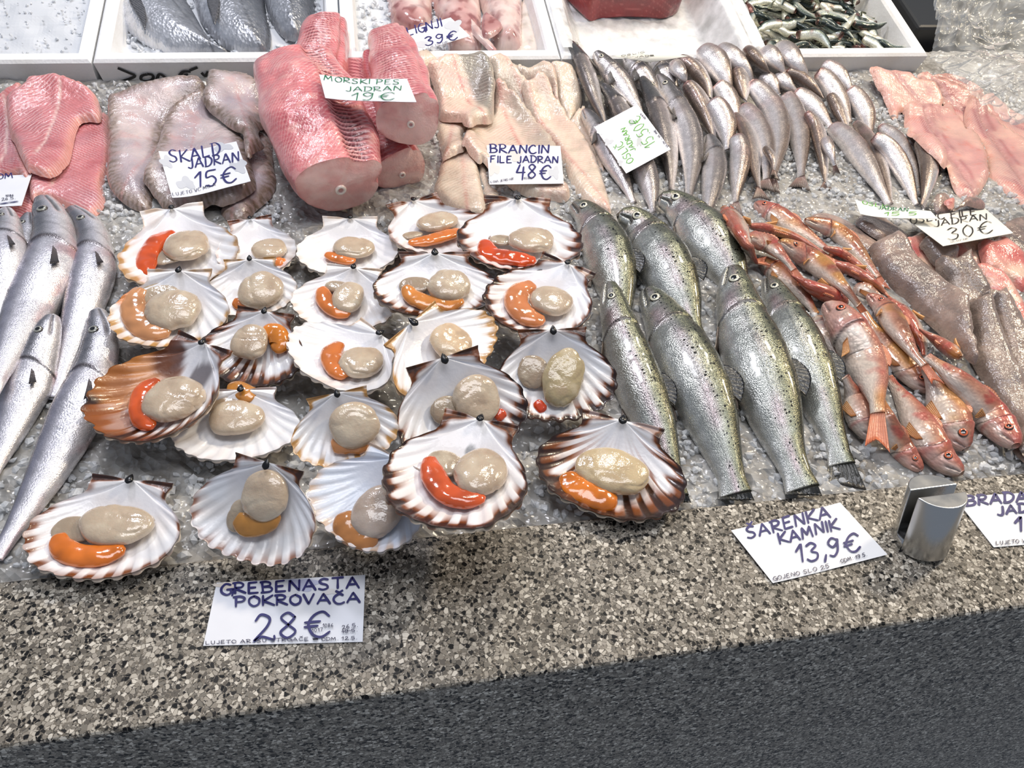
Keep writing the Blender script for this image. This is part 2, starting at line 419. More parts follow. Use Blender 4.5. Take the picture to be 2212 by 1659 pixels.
# ice
m, nt, b = newmat('ice_chip'); b.inputs['Base Color'].default_value = (.96, .97, .98, 1); b.inputs['Roughness'].default_value = .16; b.inputs['IOR'].default_value = 1.31
b.inputs['Transmission Weight'].default_value = .5
t = N(nt, 'ShaderNodeTexCoord'); no = N(nt, 'ShaderNodeTexNoise'); no.inputs['Scale'].default_value = 180; L(nt, t.outputs['Object'], no.inputs['Vector'])
bp = N(nt, 'ShaderNodeBump'); bp.inputs['Strength'].default_value = .3; bp.inputs['Distance'].default_value = .002; L(nt, no.outputs['Fac'], bp.inputs['Height']); L(nt, bp.outputs['Normal'], b.inputs['Normal'])
M['ice'] = m
m, nt, b = newmat('ice_bed'); t = N(nt, 'ShaderNodeTexCoord'); no = N(nt, 'ShaderNodeTexNoise'); no.inputs['Scale'].default_value = 50; no.inputs['Detail'].default_value = 6; L(nt, t.outputs['Object'], no.inputs['Vector'])
r = N(nt, 'ShaderNodeValToRGB'); r.color_ramp.elements[0].position = .3; r.color_ramp.elements[0].color = (*srgb(128, 124, 118), 1); r.color_ramp.elements[1].position = .7; r.color_ramp.elements[1].color = (*srgb(186, 184, 180), 1)
L(nt, no.outputs['Fac'], r.inputs['Fac']); L(nt, r.outputs['Color'], b.inputs['Base Color']); b.inputs['Roughness'].default_value = .2
vo = N(nt, 'ShaderNodeTexVoronoi'); vo.inputs['Scale'].default_value = 110; L(nt, t.outputs['Object'], vo.inputs['Vector'])
bp = N(nt, 'ShaderNodeBump'); bp.inputs['Strength'].default_value = .8; bp.inputs['Distance'].default_value = .004; L(nt, vo.outputs['Distance'], bp.inputs['Height']); L(nt, bp.outputs['Normal'], b.inputs['Normal'])
M['icebed'] = m
def filmmat(name, alpha, white, refl):
    m, nt, b = newmat(name)
    out = nt.nodes['Material Output']
    tr = N(nt, 'ShaderNodeBsdfTransparent'); gl = N(nt, 'ShaderNodeBsdfGlossy'); gl.inputs['Roughness'].default_value = .16; gl.inputs['Color'].default_value = (refl, refl, refl * .97, 1)
    b.inputs['Base Color'].default_value = (*white, 1); b.inputs['Roughness'].default_value = .25
    t = N(nt, 'ShaderNodeTexCoord'); no = N(nt, 'ShaderNodeTexNoise'); no.inputs['Scale'].default_value = 30; no.inputs['Detail'].default_value = 4; L(nt, t.outputs['Object'], no.inputs['Vector'])
    # cloudier along the creases and where drops cling
    mr = N(nt, 'ShaderNodeMapRange'); mr.inputs['From Min'].default_value = .35; mr.inputs['From Max'].default_value = .7; mr.inputs['To Min'].default_value = alpha * .5; mr.inputs['To Max'].default_value = min(1, alpha * 1.6); L(nt, no.outputs['Fac'], mr.inputs['Value'])
    lw = N(nt, 'ShaderNodeLayerWeight'); lw.inputs['Blend'].default_value = .16
    m1 = N(nt, 'ShaderNodeMixShader'); L(nt, mr.outputs['Result'], m1.inputs[0]); L(nt, tr.outputs[0], m1.inputs[1]); L(nt, b.outputs[0], m1.inputs[2])
    m2 = N(nt, 'ShaderNodeMixShader'); fm = N(nt, 'ShaderNodeMath', operation='MULTIPLY'); fm.inputs[1].default_value = .55; L(nt, lw.outputs['Fresnel'], fm.inputs[0]); L(nt, fm.outputs[0], m2.inputs[0]); L(nt, m1.outputs[0], m2.inputs[1]); L(nt, gl.outputs[0], m2.inputs[2])
    L(nt, m2.outputs[0], out.inputs['Surface'])
    return m
M['film'] = filmmat('clear_film', .27, (.88, .87, .82), .8); M['liner'] = filmmat('white_liner_film', .62, (.88, .88, .88), .7)
m, nt, b = newmat('dark_plastic'); b.inputs['Base Color'].default_value = (.02, .022, .025, 1); b.inputs['Roughness'].default_value = .4; M['dark'] = m

# ------------------------------------------------------------------ setting: counter, ice, foam boxes
def ab(a, bb, z):
    """point from along-ledge and away-from-buyer distances"""
    return E1 * a + E2 * bb + np.array([0, 0, z])
counter = thing('display_counter', 'grey terrazzo fishmonger counter with a flat front ledge and shaded front face', 'counter', ab(0, LF, -.6))
A0, A1 = -1.6, 2.4
o = mk('ledge_slab', *boxmesh(ab(A0, LF, -.05), E1 * (A1 - A0), E2 * (LB - LF), np.array([0, 0, .05])), M['terrazzo'], counter, smooth=False); bevel(o, .004, 3)
v, f = boxmesh(ab(A0, LF + .003, -.62), E1 * (A1 - A0), E2 * .03, np.array([0, 0, .569]))
o = mk('front_panel', v, f, M['terrazzo'], counter, smooth=False)
v, f = boxmesh(ab(A0, LB, -.10), E1 * (A1 - A0), E2 * 1.65, np.array([0, 0, .06]))
mk('tray_floor', v, f, M['chrome'], counter, smooth=False)

# foam boxes in a row along the back of the ice
RIM_Z = .045
RA, RB = P(0, 133, RIM_Z), P(2000, 117, RIM_Z)
F1 = (RB - RA); F1 /= np.linalg.norm(F1)
F2h = np.array([-F1[1], F1[0], 0.0]); F2h /= np.linalg.norm(F2h)
TILT = math.radians(13)
F2 = F2h * math.cos(TILT) + np.array([0, 0, math.sin(TILT)]); F3 = np.cross(F1, F2)
def rim_at(px):
    y = 133 + (117 - 133) * px / 2000.0
    p = P(px, y, RIM_Z); return np.dot(p - RA, F1)
def fb(a, d, h):
    """a along the row of boxes, d into the box, h above the rim"""
    return RA + F1 * a + F2 * d + F3 * h
def P_box(px, py, h):
    return P_plane(px, py, fb(0, 0, h), F3)

# goods at the back lean on the boxes' front wall
_d = (_gx - RA[0]) * F2h[0] + (_gy - RA[1]) * F2h[1]
HM = np.where((_d > -.10) & (_d < .03), np.maximum(HM, BED_Z + .052 * np.clip((_d + .10) / .10, 0, 1) ** 1.3), HM)
# ice bed: lumpy surface of crushed ice
na, nb = 420, 190
aa = np.linspace(-1.15, 1.75, na); bbv = np.linspace(LB - .002, LB + 1.25, nb)
G = np.array([[ab(a, c, 0) for c in bbv] for a in aa]).reshape(-1, 3)
_gd = (G - RA) @ F2h
G[:, 2] = BED_Z - .006 + .020 * sstep(-.10, .0, _gd) + .010 * fbm(G, 28, 3, 2) + .006 * vnoise(G, 120, 9)
_bf = gridfaces(na, nb, True); _ga = (G - RA) @ F1; _c = _bf[:, 0]
bed_mesh = (G, _bf)      # trimmed below where boxes stand

def ice_chips(pts, smin, smax):
    """broken ice: irregular faceted lumps"""
    t = (1 + 5 ** .5) / 2
    base = np.array([(-1, t, 0), (1, t, 0), (-1, -t, 0), (1, -t, 0), (0, -1, t), (0, 1, t), (0, -1, -t), (0, 1, -t), (t, 0, -1), (t, 0, 1), (-t, 0, -1), (-t, 0, 1)]) / 1.9
    fc = np.array([(0, 11, 5), (0, 5, 1), (0, 1, 7), (0, 7, 10), (0, 10, 11), (1, 5, 9), (5, 11, 4), (11, 10, 2), (10, 7, 6), (7, 1, 8), (3, 9, 4), (3, 4, 2), (3, 2, 6), (3, 6, 8), (3, 8, 9), (4, 9, 5), (2, 4, 11), (6, 2, 10), (8, 6, 7), (9, 8, 1)])
    n = len(pts)
    V = base[None] * rng.uniform(.55, 1.15, (n, 12, 1)) * rng.uniform(.5, 1.2, (n, 1, 3))
    q = rng.normal(size=(n, 4)); q /= np.linalg.norm(q, axis=1)[:, None]
    w, x, y, z = q.T
    R = np.stack([1 - 2 * (y * y + z * z), 2 * (x * y - z * w), 2 * (x * z + y * w), 2 * (x * y + z * w), 1 - 2 * (x * x + z * z), 2 * (y * z - x * w), 2 * (x * z - y * w), 2 * (y * z + x * w), 1 - 2 * (x * x + y * y)], 1).reshape(n, 3, 3)
    V = np.einsum('nij,nkj->nki', R, V) * rng.uniform(smin, smax, (n, 1, 1)) + pts[:, None]
    F = (fc[None] + 12 * np.arange(n)[:, None, None]).reshape(-1, 3)
    return V.reshape(-1, 3), F

JO = [rim_at(-420), rim_at(197), rim_at(737), rim_at(1213), rim_at(1640), rim_at(2008)]
BDEP, BH, WALL = .40, .075, .021
bed_mesh = (G, _bf[(_gd[_c] < .012) | ((_ga[_c] > JO[5] + .004) & (_gd[_c] < .085))])
boxinfo = [('white foam box of plain ice at the far left', 0), ('white foam box holding silver sea bream, pen marks on its front', 1), ('white foam box holding squid on ice', 2),
           ('white foam box lined with clear film under the red tuna block', 3), ('white foam box heaped with small anchovies', 4)]
for lab, k in boxinfo:
    a0, a1 = JO[k] + .0015, JO[k + 1] - .0015
    root = thing('foam_box', lab, 'foam box', fb((a0 + a1) / 2, 0, -BH), 'white polystyrene fish boxes')
    # open box with sloping inner walls
    def ring(d0, h):
        return [fb(a0 + d0, d0, h), fb(a1 - d0, d0, h), fb(a1 - d0, BDEP - d0, h), fb(a0 + d0, BDEP - d0, h)]
    V = np.array(ring(.006, -BH) + ring(0, -.004) + ring(.004, 0) + ring(WALL - .003, 0) + ring(WALL, -.004) + ring(WALL + .008, -BH + .018))
    F = [[3, 2, 1, 0]]
    for r_ in range(5):
        for j in range(4):
            F.append([r_ * 4 + j, r_ * 4 + (j + 1) % 4, r_ * 4 + 4 + (j + 1) % 4, r_ * 4 + 4 + j])
    F.append([20, 21, 22, 23])
    mk('box_shell', V, np.array(F), M['foam'], root, smooth=False)
    if k == 1:      # pen marks on the front wall, half rubbed out
        def pen(pts, w=.0022):
            q = np.array([P_plane(x / 2.989, y / 2.989, fb(0, -.0006, -.02), np.cross(F1, F3)) for x, y in pts])
            q = resample(catmull(q, 30), 24); t = np.gradient(q, axis=0); t /= np.linalg.norm(t, axis=1)[:, None] + 1e-9
            s = np.cross(t, F2) * w
            return np.concatenate([q - s, q + s]), gridfaces(2, 24)
        vs = [pen([(760, 440), (830, 470), (872, 490), (820, 515), (755, 530)]), pen([(950, 480), (915, 490), (912, 515), (945, 525), (985, 512), (985, 485), (950, 478)]), pen([(1010, 520), (1030, 480), (1075, 505)]),
              pen([(1150, 500), (1180, 465), (1230, 462)]), pen([(1170, 485), (1215, 482)]), pen([(1225, 455), (1275, 435)]), pen([(1300, 470), (1325, 490), (1345, 462)])]
        mk('pen_marks', *join(vs), M['ink_black'], root, smooth=False)
HBOX = np.full_like(HM, -9.0)
def hbox(g):
    i, j = hij(g[:, 0], g[:, 1]); np.maximum.at(HBOX, (i, j), g[:, 2])
def hmaxb(x, y, r):
    i, j = hij(x, y); k = max(1, int(r / HC)); sl = (slice(max(0, i - k), i + k + 1), slice(max(0, j - k), j + k + 1))
    return max(HM[sl].max(), HBOX[sl].max() - .014)
for k in range(5):  # their front walls hold up what leans on them
    g = np.array([fb(a, d, 0) for a in np.arange(JO[k], JO[k + 1], .002) for d in np.arange(0, WALL, .002)]); hbox(g)
    g = np.array([fb(a, d, -.02) for a in np.arange(JO[k], JO[k + 1], .002) for d in np.arange(WALL, .3, .0025)]); hbox(g)

def box_ice(k, depth_h, label, dens=900, a_from=0, a_to=1, csz=(.003, .007)):
    a0, a1 = JO[k] + WALL, JO[k + 1] - WALL
    a0, a1 = a0 + (a1 - a0) * a_from, a0 + (a1 - a0) * a_to
    n1, n2 = 60, 60
    g = np.array([fb(a, d, 0) for a in np.linspace(a0 + .004, a1 - .004, n1) for d in np.linspace(WALL + .004, BDEP - WALL - .004, n2)])
    g = g + F3 * (depth_h + .012 * fbm(g, 30, 21 + k, 2)[:, None])
    n = int(dens)
    pts = np.array([fb(rng.uniform(a0 + .008, a1 - .008), rng.uniform(WALL + .006, BDEP - WALL - .01), depth_h + .006 + rng.uniform(0, .006)) for _ in range(n)])
    o = mk('crushed_ice', *join([(g, gridfaces(n1, n2, True)), ice_chips(pts, *csz)]), M['ice_white'], smooth=False)
    return tag(o, label, 'ice', None, 'stuff')
m, nt, b = newmat('snow_ice'); b.inputs['Base Color'].default_value = (.82, .84, .87, 1); b.inputs['Roughness'].default_value = .15
b.inputs['Transmission Weight'].default_value = .25; b.inputs['IOR'].default_value = 1.31; M['ice_white'] = m
box_ice(0, -.016, 'flat white crushed ice filling the far left foam box', 500, csz=(.0015, .0035))
box_ice(1, -.046, 'crushed ice under the sea bream in their foam box')
box_ice(2, -.044, 'crushed ice beside the squid in their foam box')

# ------------------------------------------------------------------ builders
def fin(name, parent, base, tip, mat, c0, c1, n=7, rays=9, thick=.0007, curl=0.0):
    base = resample(np.asarray(base, float), rays * 3); tip = resample(np.asarray(tip, float), rays * 3)
    m_ = rays * 3; t = np.linspace(0, 1, n)[:, None, None]
    G = base[None] * (1 - t) + tip[None] * t
    nrm = np.cross(base[-1] - base[0], tip[m_ // 2] - base[m_ // 2]); nrm /= np.linalg.norm(nrm) + 1e-9
    if nrm[2] < 0: nrm = -nrm
    G = G + nrm * (curl * (t ** 2)) + nrm * .0006 * np.cos(np.arange(m_) * 2 * math.pi / 3)[None, :, None]
    top = (G + nrm * thick).reshape(-1, 3); bot = (G - nrm * thick).reshape(-1, 3)
    stripe = .5 + .5 * np.cos(np.arange(m_) * 2 * math.pi / 3)
    cc = lerp(np.asarray(c0), np.asarray(c1), np.clip(t[:, :, 0] * .8 + .3 * stripe[None] * t[:, :, 0], 0, 1)).reshape(-1, 3)
    k = n * m_; ed = []
    loop = [j for j in range(m_)] + [i * m_ + m_ - 1 for i in range(1, n)] + [(n - 1) * m_ + j for j in range(m_ - 2, -1, -1)] + [i * m_ for i in range(n - 2, 0, -1)]
    for a, b_ in zip(loop, loop[1:] + loop[:1]): ed.append([a, b_, b_ + k, a + k])
    return mk(name, np.concatenate([top, bot]), [gridfaces(n, m_), gridfaces(n, m_, True) + k, np.array(ed)], mat, parent, np.concatenate([cc, cc]))

def eyeball(parent, c, nrm, r, ring=(215, 210, 180), pupil=.52, flat=.45):
    nrm = nrm / np.linalg.norm(nrm); x = np.cross(nrm, [0.3, .9, .1]); x /= np.linalg.norm(x); y = np.cross(nrm, x)
    nt_, np_ = 14, 20
    th = np.linspace(0, math.pi / 1.6, nt_)[:, None]; ph = np.linspace(0, 2 * math.pi, np_)[None]
    V = (c + r * (np.sin(th) * np.cos(ph))[..., None] * x + r * (np.sin(th) * np.sin(ph))[..., None] * y + flat * r * (np.cos(th) * np.ones_like(ph))[..., None] * nrm).reshape(-1, 3)
    q = (np.sin(np.minimum(th, math.pi / 2)) * np.ones_like(ph)).ravel()
    q = np.where((th * np.ones_like(ph)).ravel() > math.pi / 2, 1.05, q)
    col = np.where((q < pupil)[:, None], srgb(12, 12, 14), np.where((q < .86)[:, None], srgb(*ring), srgb(60, 55, 50)))
    return mk('eye', V, gridfaces(nt_, np_, True), M['eye'], parent, col)

PROF = {  # t, half height, lateral half width (fractions of the widest half height)
 'trout': [(0, .16, .15), (.010, .32, .26), (.04, .48, .36), (.09, .62, .44), (.15, .73, .50), (.20, .80, .54), (.28, .93, .60), (.40, 1, .64), (.55, .96, .60), (.68, .80, .48), (.80, .58, .34), (.88, .44, .24), (.94, .40, .17), (1, .46, .10)],
 'hake': [(0, .18, .16), (.010, .36, .30), (.04, .54, .44), (.10, .72, .56), (.18, .83, .62), (.26, .96, .69), (.36, 1, .70), (.52, .86, .62), (.68, .66, .48), (.82, .44, .32), (.92, .30, .2), (1, .26, .10)],
 'whiting': [(0, .20, .18), (.012, .40, .32), (.05, .60, .46), (.11, .77, .58), (.2, .90, .68), (.32, 1, .74), (.45, .97, .72), (.6, .82, .62), (.75, .58, .44), (.88, .34, .26), (.95, .26, .16), (1, .28, .10)],
 'headless': [(0, .46, .34), (.012, .62, .46), (.04, .76, .58), (.1, .87, .68), (.2, .96, .74), (.35, 1, .76), (.5, .92, .70), (.65, .72, .56), (.8, .48, .38), (.9, .34, .24), (.96, .30, .14), (1, .32, .09)],
 'mullet': [(0, .22, .20), (.02, .42, .34), (.06, .62, .46), (.12, .78, .55), (.2, .92, .62), (.32, 1, .66), (.48, .92, .62), (.64, .72, .5), (.78, .48, .34), (.9, .32, .2), (1, .30, .10)],
 'anchovy': [(0, .7, .5), (.04, .85, .62), (.2, 1, .7), (.5, .95, .68), (.75, .62, .44), (.92, .3, .2), (1, .28, .08)],
}
def rest_spine(px, hw_px, latk, zlift=0, nst=24, soft=.5, rad=.28, stiff=0, rimd=.012):
    """centre line that rests on what is already laid, seen along the given pixels"""
    pp = resample(catmull(np.array(px, float), 80), nst)
    prof = np.interp(np.linspace(0, 1, nst), [0, .15, .4, .8, 1], [.4, .8, 1, .6, .35])
    z = np.full(nst, .02)
    for _ in range(4):
        C = np.array([P(x, y, zz) for (x, y), zz in zip(pp, z)])
        sc = np.array([scale_at(c) for c in C])
        sup = np.array([hmaxb(c[0], c[1], max(.003, rad * hw_px * s * q)) for c, s, q in zip(C, sc, prof)])
        zt = sup + hw_px * sc * prof * latk * .92 + zlift
        if stiff:
            q = np.linspace(-1, 1, nst); zt = np.minimum(zt, .062 + zlift); co = np.polyfit(q, zt, stiff)
            lim = .13 * np.linalg.norm(C[-1] - C[0]); co[-2] = np.clip(co[-2], -lim, lim)
            if stiff > 1: co[0] = np.clip(co[0], -.012, .004)
            zs = np.polyval(co, q); zs = zs + .45 * np.max(np.clip(zt - zs, 0, None))
        else:
            k = np.ones(9) / 9
            zs = np.convolve(np.pad(zt, 4, mode='edge'), k, 'valid')
            zs = zs + soft * np.max(np.clip(zt - zs, 0, None)) * .6
        z = .5 * z + .5 * zs
    C = np.array([P(x, y, zz) for (x, y), zz in zip(pp, z)])
    return C

def fish(name, label, cat, group, px, hw, prof, colfn, mat, dors=1, roll=28, nu=90, nv=48, eye=None, ring=(215, 210, 180), tail=None, tailcol=((90, 85, 80), (40, 40, 42)),
         dorsal=None, pect=None, pelvic=None, gill=.2, headed=True, zlift=0, seed=0, cutcol=(164, 118, 112), curve=None, C=None, soft=.5, k_stamp=1, belly=1.0, stiff=0, rad=.28, hs=1.0):
    pr = np.array(PROF[prof]); hm = lambda q: np.where(np.asarray(q) < .2, np.asarray(q) * hs, 1 - (1 - np.asarray(q)) * (1 - .2 * hs) / .8)
    if headed: pr[:, 0] = hm(pr[:, 0])
    ih = lambda q: np.where(q < .2 * hs, q / hs, 1 - (1 - q) * .8 / (1 - .2 * hs))
    if C is None: C = rest_spine(px, hw, pr[:, 2].max(), zlift, soft=soft, stiff=stiff, rad=rad)
    Cf = resample(catmull(C, 160), 200)
    s = np.linspace(0, 1, nu); s = s ** 1.25 if headed else s
    Cc = np.stack([np.interp(s, np.linspace(0, 1, 200), Cf[:, k]) for k in range(3)], 1)
    h = hw * scale_at(Cf[80])
    ht = np.interp(s, pr[:, 0], pr[:, 1]) * h; wl = np.interp(s, pr[:, 0], pr[:, 2]) * h
    hb = ht * (1 + (belly - 1) * np.exp(-((s - .38) / .2) ** 2))
    T = np.gradient(Cc, axis=0); T /= np.linalg.norm(T, axis=1)[:, None]
    S = np.cross(np.array([0, 0, 1.0]), T); S /= np.linalg.norm(S, axis=1)[:, None]; S *= dors
    U = np.cross(T, S) * dors; U[U[:, 2] < 0] *= -1
    cr, sr = math.cos(math.radians(roll)), math.sin(math.radians(roll))
    D = S * cr + U * sr; La = U * cr - S * sr
    th = np.radians(np.linspace(-90, 270, nv + 1))
    ca, sa = np.cos(th), np.sin(th)
    ex = lambda v, p: np.sign(v) * np.abs(v) ** p
    A = np.where(ca[None] > 0, ht[:, None], hb[:, None]) * ex(ca, .92)[None]; B = wl[:, None] * ex(sa, .85)[None]
    Sg, Tg = np.meshgrid(s, th, indexing='ij')
    length = np.linalg.norm(np.diff(Cf, axis=0), axis=1).sum()
    Sq = ih(Sg) if headed else Sg
    if headed:      # gill cover stands proud of the body behind it; mouth groove
        edge = gill + .018 * np.cos(Tg * 2) - .02 * np.cos(Tg)
        bulge = 1 + .09 * sstep(edge - .08, edge - .005, Sq) * (1 - sstep(edge, edge + .010, Sq))
        mouth = np.exp(-((np.cos(Tg) + .18 + Sq * 3.0) / .10) ** 2) * (1 - sstep(.075, .10, Sq)) * (Sq > .003)
        B = B * bulge * (1 - .26 * mouth); A = A * (1 + (bulge - 1) * .5)
    V = Cc[:, None] + D[:, None] * A[..., None] + La[:, None] * B[..., None]
    lump = (fbm(V.reshape(-1, 3), 60, seed + 5, 2) - .5).reshape(Sg.shape) * .05
    V = V + (V - Cc[:, None]) * lump[..., None]
    uv = np.stack([Sg * length, (Tg + 1.6) * h * .8], -1).reshape(-1, 2)
    X = V.reshape(-1, 3)
    d = (ca[None] * np.ones_like(Sg)).ravel()
    col = colfn(Sq.ravel(), d, uv[:, 0], uv[:, 1], X, seed)
    alpha = None
    if isinstance(col, tuple): col, alpha = col
    if headed:
        ge = np.exp(-((Sq - edge - .003) / .007) ** 2).ravel() * (d < .75)
        col = lerp(col, srgb(46, 34, 34), .85 * ge)
        pre = np.exp(-((Sq - edge + .045) / .004) ** 2).ravel() * (d < .5); col = lerp(col, col * .55, .6 * pre)
        col = lerp(col, srgb(40, 30, 30), .8 * mouth.ravel())
    F = [gridfaces(nu, nv + 1, dors > 0)]
    n0 = len(X)
    caps = np.array([Cc[0] - T[0] * h * (.10 if headed else .04), Cc[-1]])
    V2 = np.concatenate([X, caps]); uv2 = np.concatenate([uv, [[0, 0], [length, 0]]])
    i = np.arange(nv); f0 = np.stack([i + 1, i, np.full(nv, n0)], 1); f1 = np.stack([(nu - 1) * (nv + 1) + i, (nu - 1) * (nv + 1) + i + 1, np.full(nv, n0 + 1)], 1)
    if dors < 0: f0, f1 = f0[:, ::-1], f1[:, ::-1]
    if dors > 0: f0, f1 = f0[:, ::-1], f1[:, ::-1]; f0, f1 = f0[:, ::-1], f1[:, ::-1]
    F.append(np.concatenate([f0, f1]))
    cc0 = col[:nv + 1].mean(0) if headed else srgb(*cutcol)
    col2 = np.concatenate([col, [cc0, col[-1]]])
    mid = Cc[nu // 2].copy(); mid[2] = X[:, 2].min()
    root = thing(name, label, cat, mid, group)
    if not headed:  # raw red rim round the cut
        rim = (1 - sstep(.01, .035 + .03 * vnoise(X, 90, seed), Sg.ravel())); col2[:n0] = lerp(col2[:n0], srgb(*cutcol), rim * .85)
    if alpha is not None: col2 = np.concatenate([col2, np.concatenate([alpha, [0, 0]])[:, None]], 1)
    mk('body', V2, F, mat, root, col2, uv2)
    def surf(t, deg, out=0.0):
        t = float(hm(t)) if headed else t
        k = int(np.argmin(abs(s - t))); j = int(np.argmin(abs(np.degrees(th) - deg)))
        p = V[k, j]; nrm = D[k] * math.cos(th[j]) / max(ht[k], 1e-4) + La[k] * math.sin(th[j]) / max(wl[k], 1e-4); nrm /= np.linalg.norm(nrm)
        return p + nrm * out, nrm, k
    if eye:
        p, nrm, k = surf(eye[0], eye[1]); eyeball(root, p - nrm * eye[2] * h * .02, nrm, eye[2] * h, ring)
    if tail:
        ln, sp, fork = tail; ln *= h; sp *= h
        k = nu - 1; x = np.linspace(-1, 1, 13)
        base = np.array([Cc[k] - T[k] * .2 * ht[k] + D[k] * ht[k] * .9 * q for q in x])
        tipz = [Cc[k] + T[k] * ln * (1 - fork * (1 - abs(q) ** 1.3)) + (S[k]) * sp * q for q in x]
        tip = np.array(tipz)
        for q in tip: q[2] = max(q[2] - ln * .15, hget(q[0], q[1]) + .002)
        fin('tail_fin', root, base, tip, M['fin'], srgb(*tailcol[0]), srgb(*tailcol[1]))
    if dorsal:
        t0, t1, hh, c0, c1 = dorsal
        ks = [int(np.argmin(abs(s - q))) for q in np.linspace(float(hm(t0)), float(hm(t1)), 8)]
        base = np.array([Cc[k] + D[k] * ht[k] * .95 for k in ks]); 
        tip = np.array([Cc[k] + D[k] * (ht[k] * .95 + hh * h * (math.sin(math.pi * (.12 + .80 * i_ / 7)) ** .8)) + T[k] * hh * h * .75 * (.3 + .7 * i_ / 7) - La[k] * wl[k] * .15 for i_, k in enumerate(ks)])
        fin('dorsal_fin', root, base, tip, M['fin'], srgb(*c0), srgb(*c1))
    if pect:
        t0, deg, ln, wd, c0, c1 = pect
        p, nrm, k = surf(t0, deg, .0008); q, nrm2, k2 = surf(t0 + .02, deg + wd * 25, .0008)
        e, nrm3, k3 = surf(min(t0 + ln * h / length, .9), deg + 10, .004); e2, _, _ = surf(min(t0 + ln * .8 * h / length, .9), deg + 10 + wd * 45, .003)
        fin('pectoral_fin', root, [p, q], [e, e2], M['fin'], srgb(*c0), srgb(*c1), rays=6, curl=.002)
    if pelvic:
        t0, ln, c0, c1 = pelvic
        p, nrm, k = surf(t0, 165, 0); q, _, _ = surf(t0 + .03, 165, 0)
        e = p + T[k] * ln * h - D[k] * ln * h * .35; e2 = q + T[k] * ln * h * .7 - D[k] * ln * h * .15
        fin('pelvic_fin', root, [p, q], [e, e2], M['fin'], srgb(*c0), srgb(*c1), rays=5)
    hstamp(X, k_stamp)
    return root

